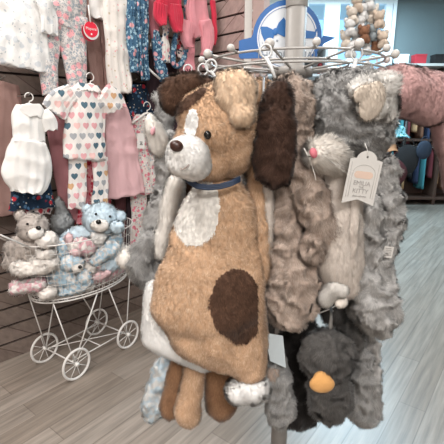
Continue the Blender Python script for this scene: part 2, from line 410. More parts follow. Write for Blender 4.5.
for i in range(8):
    a = math.radians(-112+45*i); d = Vector((math.cos(a), math.sin(a), 0))
    sp = MB().tube([RC+d*.02+Z*(RZ-.02), RC+d*(RR+.02)+Z*(RZ+.006)], .0032).build('spoke', RW, rack)
    MB().tube([RC+d*.02+Z*LZ, RC+d*RR+Z*LZ], .003).build('lower_spoke', RW, rack)
    MB().ball(RC+d*(RR+.022)+Z*(RZ+.008), (.011, .011, .011), 14).build('knob', KNB, sp)
    a += math.radians(22.5); d = Vector((math.cos(a), math.sin(a), 0)); sp = MB().tube([RC+d*(RR-.002)+Z*RZ, RC+d*(RR+.02)+Z*(RZ+.006)], .0032).build('prong', RW, rack)
    MB().ball(RC+d*(RR+.022)+Z*(RZ+.008), (.009, .009, .009), 14).build('knob', KNB, sp)
def hangloop(p0, p1, parent, w=.0035):   # flat plastic strap between hoop and plush
    p0, p1 = Vector(p0), Vector(p1); m = MB()
    ring = circ(p0+Z*(-.008), X*.012, Z*.013, 20); m.tube(ring, .0022, 6, True)
    m.tube([p0-Z*.02, (p0-Z*.02).lerp(p1, .5)+X*.002, p1], [w, w*.9, w*.8], 8)
    return m.build('hang_strap', STRAP, parent)

# sign on the post
SB = plain('sign_blue', '1f62a8', .45); SW = plain('sign_white', 'dfe4ea', .5); BOWB = plain('bow_blue', '2a6cb0', .5); SGREY = plain('sign_grey', '8d96a0', .6)
SY = 1.22; so = PY(287, 42, SY); s_ = zdep(so)/FPX
sign = thing('rack_sign', 'blue and white topper sign with a round bear emblem fixed behind the rack post', 'sign', so)
def S(px, py): return ((px-287)*s_, -(py-42)*s_*1.04)
b = MB(); ey = Z; ez = Vector((0, 1, 0))
body = [S(239, 41), S(241, 40), S(251, 38)] + [ (34.5*s_*math.cos(a), 34.5*s_*math.sin(a)+4*s_) for a in [math.radians(175-i*11) for i in range(17)]] + [S(323, 36), S(336, 38), S(325, 43), S(318, 50), S(318, 55), S(241, 57), S(239, 55)]
b.prism(body, so, X, Z, ez, .006); b.build('board', SB, sign, smooth=False)
b = MB(); oz = so-ez*.0015
b.prism([(30*s_*math.cos(a), 30*s_*math.sin(a)*.98+4*s_) for a in [2*PI*i/48 for i in range(48)][::-1]], oz, X, Z, ez, .002); disc = b.build('disc', SW, sign, smooth=False)
ring_ = MB().tube(circ(oz-ez*.0005+Z*4*s_, X*28.4*s_, Z*27.6*s_, 64), .0007, 6, True).build('disc_line', BOWB, sign)
# bow: two loops + knot, with two hanging tails
def petal(cx, cy, w, h, rot):
    c, s = math.cos(rot), math.sin(rot); pts = [(0, -.12), (w, -h), (w*1.12, 0), (w, h), (0, .12)]
    pts = [(0, -.1*h), (w*.5, -h*.75), (w, -h), (w*1.1, -h*.3), (w*1.05, h*.4), (w*.95, h), (w*.45, h*.7), (0, .1*h)]
    return [(cx+(x*c-y*s)*s_, cy+(x*s+y*c)*s_) for x, y in pts]
bow = MB(); kx, ky = S(275, 33)
bow.prism(petal(kx, ky, 12.5, 9.5, math.radians(20)), oz-ez*.0015, X, Z, ez, .0015)
bow.prism(petal(kx, ky, 12.5, 9.5, math.radians(200)), oz-ez*.0015, X, Z, ez, .0015)
bow.ball(so+X*kx+Z*ky-ez*.003, (3.0*s_, .002, 3.4*s_), 10)
bow.build('bow', BOWB, sign, smooth=False)
bt = MB(); tx, ty = S(302, 24)
bt.prism([S(300, 27), S(306, 32), S(314, 33), S(318, 26), S(314, 39), S(304, 39), S(300, 34)][::-1], oz-ez*.0015, X, Z, ez, .0015)
bt.build('ribbon_tail', BOWB, sign, smooth=False)
fx = MB(); p = S(277, 41); fx.ball(so+X*p[0]+Z*p[1]-ez*.002, (1.1*s_, .001, 1.1*s_), 8); p = S(270, 36); fx.tube([so+X*S(x, y)[0]+Z*S(x, y)[1]-ez*.002 for x, y in ((262, 42), (264, 46), (268, 49))], .0006, 5)
fx.build('emblem_lines', SGREY, sign)
p = S(287, 54); text('lettering', 'THE ORIGINAL', .026, so+X*p[0]+Z*p[1]-ez*.0022, X, Z, SGREY, sign)

# ================================================================== MAIN PUPPY
TAN = furmat('tan_fur', 'a67550', 'efc6a0'); TANL = furmat('light_tan_fur', 'cfa078', 'fbdcba'); BRN = furmat('dark_brown_fur', '3c2920', '6b4c3a')
CREAM = furmat('cream_fur', 'e8dfd4', 'fffaf2'); WHT = furmat('white_fur', 'efebe6', 'fdfcfa')
po = PY(228, 80, .86)
pup = thing('plush_puppy', 'large tan plush puppy with one dark brown ear, cream bib and navy collar', 'plush toy', po)
Yp = .86
bodyP = CH(E(220, 186, Yp, 27, 14, .045), E(221, 204, Yp, 41, 20, .055), E(215, 240, Yp, 50, 30, .06), E(211, 285, Yp-.005, 58, 34, .065), E(208, 306, Yp-.005, 59, 34, .065)) \
    + CH(E(208, 305, Yp, 58, 30, .062), E(236, 345, Yp, 32, 28, .055), E(247, 366, Yp, 20, 20, .045)) + CH(E(172, 306, Yp, 20, 24, .05), E(200, 338, Yp, 30, 20, .05), E(228, 358, Yp, 24, 18, .045))
bodyVF = blob(bodyP, .0055, 16, 1, [(.016, .10, 'n'), (.005, .045, 'n')])
belly = inell(197, 211, 22, 36, 6, front=Yp, wob=.12); hip = lambda P: inell(236, 306, 25.5, 37, -8, front=Yp+.01, wob=.15)(P) & (proj(P)[0] < 257)
furpart('body', pup, bodyVF, TAN, 220000, .0058, .0011, 1.0, .5, .009, mask=lambda P: belly(P) | hip(P), seed=1)
furpart('bib', pup, bodyVF, CREAM, 260000, .006, .0011, 1.1, .3, .01, keep=belly, off=.0025, seed=2, label='cream bib on the chest')
furpart('hip_patch', pup, bodyVF, BRN, 250000, .007, .0011, 1., .5, .01, keep=hip, off=.003, seed=3, label='dark brown patch on the lower right side')
headP = [E(220, 124, Yp-.02, 39, 39, .075, -8), E(224, 146, Yp-.01, 34, 33, .065), E(202, 116, Yp-.02, 26, 27, .06), E(196, 146, Yp-.035, 24, 26, .05), E(212, 160, Yp-.02, 26, 22, .05)]
headVF = blob(headP, .005, 8, 2, [(.004, .05, 'n')])
blaze = inell(192, 124, 6.5, 15, 8, front=Yp-.04)
stripe = lambda P: inell(190, 102, 21, 5, -38)(P)
hd = furpart('head', pup, headVF, TAN, 230000, .0055, .001, 1.0, .45, .009, mask=lambda P: blaze(P) | stripe(P), seed=4, flow=(.3, .2, -.8))
furpart('blaze', hd, headVF, WHT, 300000, .0045, .001, 1.2, .2, .01, keep=blaze, off=.002, seed=5, label='white blaze on the forehead')
furpart('ear_band', hd, headVF, BRN, 260000, .007, .001, .8, .3, .02, keep=stripe, off=.002, seed=6, label='dark brown band at the base of the dark ear')
muzP = [E(188, 157, Yp-.085, 22, 22, .045), E(182, 151, Yp-.1, 15, 14, .034), E(194, 164, Yp-.07, 18, 17, .04), E(180, 162, Yp-.095, 14, 15, .032)]
muzVF = blob(muzP, .004, 10, 3, [(.001, .03, 'n')])
mz = furpart('muzzle', pup, muzVF, WHT, 320000, .0032, .0009, 1.1, .25, .008, seed=7, flow=(.6, .5, -.3))
ballpart('nose', pup, surf(muzVF, 176.5, 146, .004), (.0125, .009, .0105), plain('nose_brown', '3a2019', .35), Matrix.Rotation(math.radians(15), 3, 'Y'))
mo = MB().tube([surf(muzVF, x, y, .004) for k, (x, y) in enumerate(((180, 168.5), (183, 169.5), (186, 167.5), (189, 164.5)))], .0010, 6).build('mouth', plain('stitch_grey', '8a7a72', .8), mz)
ey_ = ballpart('eye', pup, surf(headVF, 207.5, 135, .002), (.0072, .005, .0082), BLACK)
ear1 = blob(CH(E(205, 88, Yp+.01, 10, 9, .03), E(192, 86, Yp-.01, 14, 13, .03), E(176, 93, Yp-.02, 16.5, 17, .026)) + [E(172, 99, Yp-.02, 12, 14, .024)], .004, 6, 4, [(.003, .03, 'ridge'), (.002, .015, 'n')])
furpart('ear', pup, ear1, BRN, 260000, .007, .0011, .9, .6, .012, seed=8, label='dark brown floppy ear')
ear2 = blob([E(236, 95, Yp-.075, 21, 24, .03, 10), E(228, 87, Yp-.065, 14, 15, .03), E(241, 114, Yp-.085, 14, 14, .024, -15), E(247, 91, Yp-.06, 10, 15, .03)], .004, 8, 5, [(.0035, .04, 'n')])
furpart('ear', pup, ear2, TANL, 260000, .006, .001, 1., .5, .009, seed=9, label='tan folded ear')
armP = blob(CH(E(157, 300, Yp+.055, 14, 22, .022), E(157, 335, Yp+.05, 16, 18, .022), E(185, 352, Yp+.045, 16, 12, .022), E(204, 362, Yp+.045, 10, 9, .02)), .005, 6, 6, [(.003, .04, 'n')])
furpart('lining', pup, armP, WHT, 200000, .006, .001, .7, .3, seed=10, label='white plush underside showing along the lower left edge')
ft = blob([E(252, 388, Yp-.02, 19, 13, .04), E(238, 390, Yp-.02, 13, 12, .035)], .004, 5, 7, [(.003, .03, 'n')])
furpart('foot', pup, ft, WHT, 240000, .008, .001, .5, .5, seed=11, flow=(0, -.4, -.3), label='white foot')
arm = blob(CH(E(256, 150, Yp+.03, 10, 14, .03), E(258, 200, Yp+.01, 11, 20, .03), E(261, 262, Yp+.01, 10, 26, .028)), .005, 6, 8, [(.004, .03, 'n')])
furpart('arm', pup, arm, TAN, 170000, .008, .001, .8, .4, seed=12)
cp = [(186, 178, -.045), (190, 182, -.060), (197, 186, -.0685), (208, 187.5, -.071), (220, 186.5, -.0715), (231, 183.5, -.068), (240, 179, -.060)]
co = MB()
for i in range(3): co.tube([PY(x, y-1.7+1.7*i, Yp+d-.004) for x, y, d in cp], .0028, 8)
co.build('collar', plain('navy_ribbon', '27364e', .6), pup)
hangloop(PY(211, 62, .93), PY(219, 82, .89), pup)

# ================================================================== TAUPE PUPPY
TAUP = furmat('taupe_fur', '8a7264', 'cdb8a8'); TAUL = furmat('light_taupe_fur', 'bcab9e', 'e6dace')
Y2 = .90
p2 = thing('plush_puppy', 'taupe crushed-fur plush puppy with a long dark brown ear hanging beside the tan puppy', 'plush toy', PY(285, 75, Y2))
h2 = blob([E(289, 112, Y2, 26, 36, .07), E(284, 95, Y2, 18, 16, .05), E(293, 140, Y2, 19, 28, .06)], .005, 6, 10, [(.008, .035, 'ridge'), (.004, .015, 'n')])
furpart('head', p2, h2, TAUP, 200000, .0075, .0011, .9, .7, .02, seed=20)
b2 = blob(CH(E(281, 178, Y2+.01, 17, 20, .045), E(284, 220, Y2, 22, 30, .05), E(292, 280, Y2-.01, 28, 34, .055), E(290, 305, Y2-.01, 26, 27, .05)) + [E(270, 225, Y2, 9, 40, .03)], .0048, 5, 11, [(.010, .042, 'ridge'), (.005, .018, 'n')])
furpart('body', p2, b2, TAUP, 200000, .0075, .0011, .9, .7, .018, seed=21)
a2 = blob(CH(E(299, 168, Y2-.045, 11, 16, .03), E(310, 195, Y2-.05, 16, 22, .036, -12), E(321, 226, Y2-.055, 17, 22, .036, -8), E(314, 246, Y2-.05, 15, 16, .032)), .0048, 5, 12, [(.009, .04, 'ridge'), (.004, .018, 'n')])
furpart('arm', p2, a2, TAUP, 180000, .009, .0011, .8, .7, .018, seed=22)
bl2 = blob(CH(E(267, 170, Y2-.035, 7, 14, .02), E(268, 225, Y2-.035, 6, 36, .02)), .004, 5, 13, [(.003, .03, 'fold')])
furpart('belly_panel', p2, bl2, TAUL, 180000, .006, .001, .9, .3, seed=23, label='paler taupe smooth belly panel')
e2 = blob(CH(E(279, 98, Y2-.075, 15, 16, .026), E(276, 130, Y2-.09, 21.5, 24, .028), E(274, 160, Y2-.09, 22, 24, .028), E(276, 170, Y2-.09, 19, 19, .026)), .0042, 4, 14, [(.004, .03, 'ridge'), (.002, .014, 'n')])
furpart('ear', p2, e2, furmat('dark_ear_fur', '2a1b15', '5a4034'), 240000, .007, .0011, .9, .6, .018, seed=24, label='long dark brown ear')
hangloop(PY(266, 47, .895), PY(275, 78, .88), p2, .0045)
cd = MB(); q0 = PY(313, 178, Y2-.098)
cd.tube([PY(304, 148, Y2-.1), PY(309, 158, Y2-.1), PY(314, 172, Y2-.1), PY(316, 180, Y2-.1)], .0009, 6).build('tag_cord', WIRE2, p2)

# ================================================================== GREY KITTEN
GRY = furmat('grey_fur', '6c6b6b', 'b2b0ad'); GRYL = furmat('light_grey_fur', '858382', 'c8c5c1'); KCR = furmat('kitten_cream_fur', 'cfc2b3', 'f3ebe1')
Yk = .90
kit = thing('plush_kitten', 'large grey plush kitten with cream muzzle and an arched paper hang tag', 'plush toy', PY(352, 75, Yk))
hk = blob([E(350, 114, Yk-.01, 40, 44, .085, 5), E(336, 108, Yk, 30, 34, .065), E(362, 130, Yk-.01, 29, 33, .075)], .005, 6, 30, [(.008, .035, 'ridge'), (.003, .016, 'n')])
furpart('head', kit, hk, GRY, 210000, .0075, .0011, .95, .8, .014, seed=30, flow=(.5, 0, -.6))
km = blob([E(326, 155, Yk-.08, 20, 17, .036, 10), E(319, 154, Yk-.085, 13, 14, .03), E(333, 160, Yk-.07, 17, 14, .03)], .004, 5, 31, [(.003, .02, 'n')])
furpart('muzzle', kit, km, KCR, 220000, .013, .0010, .9, .3, .02, seed=31, flow=(.9, .2, -.3), label='cream muzzle')
ballpart('nose', kit, PY(313.5, 153, Yk-.119), (.0075, .007, .0105), plain('pink_nose', 'c9707c', .7), Matrix.Rotation(math.radians(-20), 3, 'Y'))
wk = MB()
for dx, dy in ((30, 14), (28, 20), (24, 8)): wk.tube([PY(328, 160, Yk-.112), PY(328+dx*.5, 162+dy*.4, Yk-.135), PY(328+dx, 160+dy, Yk-.14)], [.00025, .0002, .00012], 4)
wk.build('whiskers', WIRE2, kit)
eo = blob([E(376, 97, Yk-.095, 20, 25, .014, 15), E(388, 86, Yk-.10, 12, 13, .013), E(389, 106, Yk-.085, 10, 18, .014), E(362, 89, Yk-.09, 15, 10, .014, -35)], .004, 4, 32, [(.003, .02, 'n')])
er = furpart('ear', kit, eo, furmat('pale_ear_fur', 'cbc6bf', 'efebe5'), 220000, .010, .001, .7, .5, seed=32, flow=(.5, 0, .5), label='pale grey ear')
ei = blob([E(372, 101, Yk-.112, 13, 20, .008, 15), E(363, 93, Yk-.111, 11, 8, .007, -30)], .003, 3, 33)
furpart('inner_ear', er, ei, furmat('ear_lining_fur', 'bba997', 'dccbb8'), 230000, .006, .001, .8, .3, seed=33, label='beige ear lining')
el = blob([E(304, 90, Yk+.02, 9, 12, .016, -25)], .004, 4, 34); furpart('ear', kit, el, furmat('pale_ear_fur', 'cbc6bf', 'efebe5'), 220000, .008, .001, .6, .5, seed=34, label='pale grey far ear')
bk = blob(CH(E(340, 180, Yk-.03, 24, 18, .045), E(339, 220, Yk-.035, 25, 28, .05), E(340, 258, Yk-.03, 25, 30, .05), E(343, 282, Yk-.02, 23, 18, .045)), .0048, 8, 35, [(.005, .06, 'fold')])
furpart('belly', kit, bk, TAUL, 180000, .006, .001, .9, .3, .03, seed=35, label='smooth taupe belly')
ak = blob(CH(E(354, 200, Yk-.07, 6, 14, .016), E(353, 228, Yk-.075, 6.5, 14, .016), E(352, 250, Yk-.07, 5, 10, .014)), .004, 5, 36, [(.003, .03, 'n')])
furpart('front_seam', kit, ak, TAUL, 180000, .006, .001, .9, .3, seed=36, label='narrow raised strip of the front panel')
sd = blob(CH(E(377, 172, Yk+.03, 20, 16, .05), E(380, 200, Yk+.02, 21, 20, .055), E(381, 226, Yk+.02, 20, 20, .05), E(372, 250, Yk, 18, 16, .05)) + CH(E(370, 250, Yk-.02, 14, 20, .04), E(369, 215, Yk-.03, 10, 22, .035)) , .0048, 4, 37, [(.010, .04, 'ridge'), (.005, .018, 'n')])
furpart('side', kit, sd, GRYL, 200000, .008, .0011, .9, .7, .014, seed=37)
lg = blob(CH(E(365, 262, Yk, 21, 18, .055), E(370, 285, Yk-.01, 24, 20, .06), E(373, 307, Yk-.01, 25, 20, .06), E(376, 318, Yk, 19, 17, .05)), .0048, 4, 38, [(.010, .04, 'ridge'), (.005, .018, 'n')])
furpart('leg', kit, lg, GRYL, 200000, .008, .0011, .9, .7, .014, seed=38)
pk = blob(CH(E(326, 296, Yk-.04, 9, 12, .022), E(335, 287, Yk-.055, 9, 9, .022), E(341, 290, Yk-.06, 8, 8, .02)) , .0035, 3, 39)
pw_ = furpart('paw', kit, pk, furmat('pale_paw_fur', 'aaa49d', 'dad5ce'), 220000, .004, .0009, .6, .3, seed=39, label='pale grey paw')
pk = blob([E(341, 302, Yk-.06, 7, 6, .014, -30)], .0035, 3, 39); furpart('paw_pad', pw_, pk, KCR, 220000, .003, .0009, .6, .3, seed=40, label='cream paw pad')
lb = surf(sd, 388, 252, .012); mm = Matrix.Rotation(math.radians(8), 3, 'Y')
cl = MB().box(lb, (.011, .0008, .013), mm).build('care_label', TAGW, kit, smooth=False)
lt = MB()
for k in range(4): lt.box(lb+Vector((.001*(k % 2), -.0012, .008-.005*k)), (.006, .0004, .0009))
lt.build('print', INK, cl, smooth=False)
hangloop(PY(357, 50, .935), PY(349, 78, .90), kit, .0055)
# hang tag: a card hanging on the kitten
tp = PY(363, 177, Yk-.115); st = zdep(tp)/FPX; rr_ = math.radians(7.5); tex = Vector((math.cos(rr_), .12, -math.sin(rr_))).normalized(); tey = (Z*math.cos(rr_)+X*math.sin(rr_)); tey = (tey-tex*tey.dot(tex)).normalized(); tez = tex.cross(tey)
tg = thing('hang_tag', 'pale paper hang tag with an arched top and notched bottom hanging on the grey kitten', 'tag', tp)
def T(x, y): return (x*st, y*st)
outl = [T(-17, -28), T(-1, -23), T(17, -28), T(17, 17), T(12, 18)] + [T(11*math.cos(a), 16+10*math.sin(a)) for a in [math.radians(10+16*i) for i in range(11)]] + [T(-12, 18), T(-17, 17)]
MB().prism(outl, tp, tex, tey, tez, .0009).build('card', TAGW, tg, smooth=False)
def dec(pts, r, m, nm): MB().tube([tp+tex*x*st+tey*y*st+tez*.0011 for x, y in pts], r, 5).build(nm, m, tg)
dec([(-12, -21), (-12, 3)]+[(-12*math.cos(a), 3+9*math.sin(a)) for a in [PI*i/12 for i in range(13)]]+[(12, -21)], .00035, INK, 'arch_border')
ov = MB().prism([T((6 if c*1 > 0 else -6)+4*c, 2+3.6*s) for c, s in [(math.cos(a), math.sin(a)) for a in [2*PI*(i+.5)/16 for i in range(16)]]], tp+tez*.0009, tex, tey, tez, .0005).build('peach_badge', plain('badge_peach', 'cbb3a4', .8), tg, smooth=False)
hole = MB().ball(tp+tey*20*st+tez*.001, (.0022, .0008, .0022), 10).build('eyelet', plain('eyelet_dark', '4a4644', .6), tg)
for tx, sz, y in (('EMILIA', 5.0, -6.5), ('THE', 2.6, -10.5), ('KITTY', 5.0, -14.5), ('plush collection', 1.9, -19.5)):
    text('lettering', tx, sz*st*1.25, tp+tey*y*st+tez*.0012, tex, tey, INK, tg)
for sx in (-1, 1):
    dec([(sx*14.5, 14-3*k+(.8 if k % 2 else 0)) for k in range(13)], .0003, INK, 'vine_border')
dec([(0, 20), (-2, 27), (-6, 33)], .0006, WIRE2, 'string')

# ================================================================== OTHER PLUSH ON THE RACK
DG = furmat('charcoal_fur', '3d3b3a', '64615e')
gs = thing('plush_goose', 'charcoal plush goose with an orange bill hanging head-down from the lower hoop', 'plush toy', PY(330, 322, .86))
g = blob([E(328, 356, .86, 27, 29, .05), E(318, 352, .86, 18, 22, .04), E(330, 395, .87, 22, 30, .05)], .0048, 5, 50, [(.007, .035, 'ridge'), (.003, .015, 'n')])
furpart('head', gs, g, DG, 170000, .008, .0011, .8, .6, .02, seed=50)
bk_ = blob([E(322, 384, .806, 13, 9.5, .014), E(322, 378, .812, 9, 8, .012)], .0035, 3, 51); furpart('bill', gs, bk_, furmat('orange_felt', 'b87a3c', 'dba05c'), 200000, .0018, .0008, .8, .4, seed=51, label='orange felt bill')
MB().tube([PY(331, 306, .905), PY(331, 318, .88), PY(330, 332, .865)], [.003, .004, .006], 8).build('hang_strap', plain('grey_strap', '77736f', .7), gs)
rb = thing('hook_bar', 'short white wire hook with a knob reaching from the lower hoop above the goose', 'hook', PY(312, 316, .93))
MB().tube([PY(309, 317, .9), PY(330, 309, .9), PY(347, 299, .92)], .0018, 8).build('wire', WIRE, rb)
ballpart('knob', rb, PY(308, 317, .9), .006, WIRE2)

def extra(label, cat, parts, name='plush_toy', hang=None, group=None):
    """parts: (part name, blob list, material, vox, lump, dens, len, label)"""
    top = parts[0][1][0][0]; t = thing(name, label, cat, top, group=group)
    for i, (nm, pr, mat, vx, lump, dens, ln, lb_) in enumerate(parts):
        vf = blob(pr, vx, 5, 60+i+len(label), lump); furpart(nm, t, vf, mat, dens, ln, max(.001, vx*.2), .8, .6, .02, seed=60+i+len(label), label=lb_)
    if hang: hangloop(hang[0], hang[1], t)
    return t
RG = [(.008, .038, 'ridge'), (.004, .018, 'n')]; SM = [(.004, .04, 'n')]
t = extra('small grey plush hanging low between the tan puppy and the goose', 'plush toy',
      [('body', CH(E(272, 352, .93, 8, 14, .03), E(278, 375, .92, 12, 16, .035), E(280, 410, .92, 14, 20, .035)), GRY, .005, RG, 150000, .008, None),
       ('patch', [E(273, 374, .895, 7, 9, .012)], TAUP, .004, SM, 150000, .006, 'brown patch')])
tg2 = thing('hang_tag', 'plain white folded card tag under the taupe puppy near the bottom of the rack', 'tag', PY(270, 333, .87))
pts = [(265, 333), (283, 336), (286, 368), (270, 361)]
q = [PY(x, y, .87) for x, y in pts]; mm = MB(); mm.add(q+[v+Vector((0, .0015, 0)) for v in q], [(0, 1, 2, 3), (7, 6, 5, 4), (0, 4, 5, 1), (1, 5, 6, 2), (2, 6, 7, 3), (3, 7, 4, 0)]); mm.build('card', plain('tag_blue_white', 'b9c3c8', .5), tg2, smooth=False)
MB().tube([PY(262, 308, .87), PY(266, 320, .868), PY(268, 335, .869)], .0009, 5).build('string', WIRE2, tg2)
# grey and cream long-armed bunny behind the puppy, left
bn = extra('grey and cream long-limbed plush bunny hanging behind the tan puppy on its left', 'plush toy', [
    ('body', CH(E(172, 150, 1.06, 14, 18, .05), E(170, 190, 1.06, 14, 25, .05), E(160, 225, 1.05, 15, 22, .05), E(155, 255, 1.05, 15, 20, .05), E(151, 274, 1.05, 13, 15, .045)), GRYL, .0055, RG, 120000, .010, None),
    ('arm', CH(E(175, 185, .99, 9, 14, .03), E(168, 215, .985, 8, 18, .028), E(160, 248, .99, 6, 14, .024)), CREAM, .005, SM, 150000, .008, 'cream arm'),
    ('ear', CH(E(158, 140, 1.02, 11, 16, .02), E(152, 128, 1.01, 8, 10, .018)) + [E(150, 120, 1.01, 5, 6, .015)], CREAM, .0045, SM, 150000, .008, 'cream ear'),
    ('ear_lining', [E(153, 131, .985, 2.6, 5, .006, 15)], furmat('pink_lining_fur', 'd68a96', 'eeb0b8'), .003, [], 150000, .003, 'pink ear lining'),
    ('back_ear', CH(E(165, 118, 1.1, 8, 22, .02), E(160, 100, 1.1, 6, 8, .02)), GRY, .005, RG, 120000, .008, None),
    ('paw', [E(126, 258, 1.0, 9, 12, .028, 25), E(134, 262, 1.01, 9, 13, .028)], CREAM, .005, SM, 150000, .009, 'cream paw'),
    ('side_arm', CH(E(152, 240, 1.0, 10, 12, .03), E(140, 262, 1.0, 13, 20, .035, 10), E(150, 276, 1.01, 13, 14, .035)), GRY, .005, RG, 130000, .010, None)], 'plush_bunny', hang=(PY(203, 66, 1.06), PY(178, 140, 1.06)))
extra('dusty pink plush toy hanging at the right edge of the rack behind the grey kitten', 'plush toy', [
    ('head', CH(E(378, 84, 1.14, 15, 14, .05), E(398, 90, 1.12, 24, 24, .07), E(430, 100, 1.16, 24, 26, .06)), furmat('dusty_pink_fur', 'ba8583', 'd9a7a3'), .006, SM, 130000, .007, None),
    ('body', CH(E(446, 110, 1.2, 16, 22, .05), E(462, 170, 1.22, 18, 30, .05)), furmat('dusty_pink_fur', '', ''), .006, SM, 110000, .007, None)], hang=(PY(373, 58, 1.2), PY(371, 76, 1.16)))
extra('tan and brown plush legs hanging from the lower hoop below the tan puppy', 'plush toy', [
    ('leg', CH(E(197, 352, .97, 9, 12, .025), E(193, 380, .96, 11, 16, .03), E(188, 412, .95, 13, 18, .03)), TAN, .005, SM, 140000, .007, None),
    ('leg', CH(E(182, 356, .99, 8, 12, .022), E(176, 378, .98, 8, 14, .025), E(170, 405, .98, 11, 16, .025)), furmat('chestnut_fur', '6e4a33', 'a07552'), .005, SM, 140000, .007, 'chestnut brown leg'),
    ('body', CH(E(215, 360, 1.0, 14, 14, .03), E(222, 400, .99, 16, 22, .04)), furmat('chestnut_fur', '', ''), .005, SM, 140000, .007, None)])
extra('pale blue-grey marbled plush hanging lowest at the left of the rack', 'plush toy', [
    ('leg', CH(E(172, 350, 1.05, 7, 10, .022), E(163, 372, 1.04, 9, 14, .025), E(154, 405, 1.03, 12, 18, .03)), furmat('marbled_fur', 'a9a9a6', 'd3d1cd', '9fb3c0', 60.), .005, RG, 140000, .007, None)])
extra('black plush toy filling the gap between the goose and the tan puppy', 'plush toy', [
    ('body', CH(E(300, 330, 1.02, 18, 16, .05), E(298, 365, 1.02, 22, 30, .06), E(298, 405, 1.02, 22, 24, .06)), furmat('gap_shade_fur', '151313', '2b2725'), .007, RG, 80000, .009, None)])  # black fur stands for the shade between the hanging plush
extra('dark grey plush hanging below the kitten beside the goose', 'plush toy', [
    ('body', CH(E(356, 330, .98, 13, 20, .04), E(362, 360, .97, 14, 22, .045), E(364, 405, .97, 16, 24, .045)), GRY, .006, RG, 120000, .009, None),
    ('panel', CH(E(372, 345, .95, 6, 16, .018), E(374, 380, .95, 7, 18, .018)), GRYL, .005, RG, 120000, .008, 'paler grey side panel')])
extra('grey plush kitten half hidden behind the goose and the large kitten', 'plush toy', [
    ('body', CH(E(330, 300, 1.0, 14, 16, .04), E(345, 320, .97, 14, 18, .035), E(352, 340, .94, 10, 18, .03)), DG, .005, RG, 120000, .009, None)])  # dark filler added to cover bright floor glare in the gap
# far side of the hoops
far = [('light brown plush hanging on the far side of the rack behind the folded tan ear', 258, 92, 1.36, 18, 13, TAN, 90), ('pale taupe plush hanging on the far side of the rack by the post', 228, 98, 1.34, 22, 12, TAUL, 120),
       ('dark brown plush hanging on the far side of the rack behind the kitten', 322, 110, 1.36, 26, 20, BRN, 130), ('grey plush hanging deep in the middle of the rack', 262, 150, 1.28, 30, 30, DG, 220), ('brown plush hanging deep on the left of the rack', 190, 175, 1.22, 26, 40, BRN, 170)]
for lb_, px, py, Yy, rx, ry, m, ln in far:
    extra(lb_, 'plush toy', [('head', [E(px, py, Yy, rx, ry, .06)], m, .007, RG, 70000, .009, None), ('body', CH(E(px, py+ry+25, Yy, rx*1.1, 30, .06), E(px, py+ry+ln*.6, Yy, rx*1.3, 40, .07)), m, .008, RG, 60000, .009, None)],
          hang=(Vector((PY(px, py, Yy).x, Yy, RZ)), PY(px, py-ry+3, Yy)))

# ================================================================== DOLL CARRIAGE
cc = Vector((-.86, 2.30, 0)); e1 = Vector((.555, .832, 0)); e2 = Vector((-.832, .555, 0)); WR = .088
car = thing('doll_carriage', 'white wire doll carriage with an oval basket of plush bears below the baby clothes', 'carriage', cc)
wheels = [(-.2, -.155), (.2, -.155), (-.2, .155), (.2, .155)]
for a, b_ in wheels:
    c = cc+e1*a+e2*b_+Z*(WR+.004)
    w = MB().tube(circ(c, e1*WR, Z*WR, 48), .0075, 10, True).build('wheel', WIRE, car)
    hb = MB().tube([c-e2*.014, c+e2*.014], .012, 16); hb.build('hub', WIRE2, w)
    s1 = MB()
    for k in range(8): th = PI/4*k+.2; s1.tube([c+(e1*math.cos(th)+Z*math.sin(th))*.008, c+(e1*math.cos(th)+Z*math.sin(th))*WR], .0022, 6)
    s1.build('spokes', WIRE, w)
def cp_(a, b_, z): return cc+e1*a+e2*b_+Z*z
for a in (-.2, .2): MB().tube([cp_(a, -.155, .092), cp_(a, .155, .092)], .0045).build('axle', WIRE2, car)
fr_ = MB()
for b_ in (-.12, .12): fr_.tube([cp_(-.2, b_, .097), cp_(.2, b_, .097)], .0038)
fr_.tube([cp_(-.2, -.12, .1), cp_(.2, .12, .1)], .003); fr_.tube([cp_(-.2, .12, .103), cp_(.2, -.12, .103)], .003); fr_.tube([cp_(0, -.12, .1), cp_(0, .12, .1)], .003)
fr_.build('chassis', WIRE, car)
BZ, TZ = .49, .83
for b_ in (-1, 1):
    for a in (-1, 1):
        MB().tube([cp_(a*.2, b_*.14, .1), cp_(a*.04, b_*.19, BZ)], .0042).tube([cp_(a*.2, b_*.14, .1), cp_(a*.28, b_*.12, BZ)], .0036).build('leg', WIRE, car)
bs = MB()
def oval(a, b_, z, n=64): return [cc+e1*a*math.cos(2*PI*i/n)+e2*b_*math.sin(2*PI*i/n)+Z*z for i in range(n)]
levels = [(.315, .195, BZ), (.335, .212, BZ+.05), (.347, .222, BZ+.11), (.356, .23, BZ+.17), (.362, .235, BZ+.23), (.368, .24, TZ-.05)]
rim = MB().tube(oval(.375, .245, TZ), .0036, 8, True).build('top_rim', WIRE, car)
rim = MB().tube(oval(.315, .195, BZ), .005, 8, True).tube(oval(.322, .202, BZ+.018), .003, 8, True).build('bottom_rim', WIRE, car)
for a, b_, z in levels[1:]: bs.tube(oval(a, b_, z, 56), .0013, 5, True)
for i in range(56):
    th = 2*PI*i/56; bs.tube([cc+e1*a*math.cos(th)+e2*b_*math.sin(th)+Z*z for a, b_, z in levels+[(.375, .245, TZ)]], .0012, 5)
for i in range(-7, 8): 
    h = math.sqrt(max(0, 1-(i*.04/.315)**2)); bs.tube([cp_(i*.04, -.195*h, BZ), cp_(i*.04, .195*h, BZ)], .0014, 5)
for i in range(-4, 5):
    h = math.sqrt(max(0, 1-(i*.042/.195)**2)); bs.tube([cp_(-.315*h, i*.042, BZ), cp_(.315*h, i*.042, BZ)], .0014, 5)
bs.build('wire_mesh', WIRE, car)
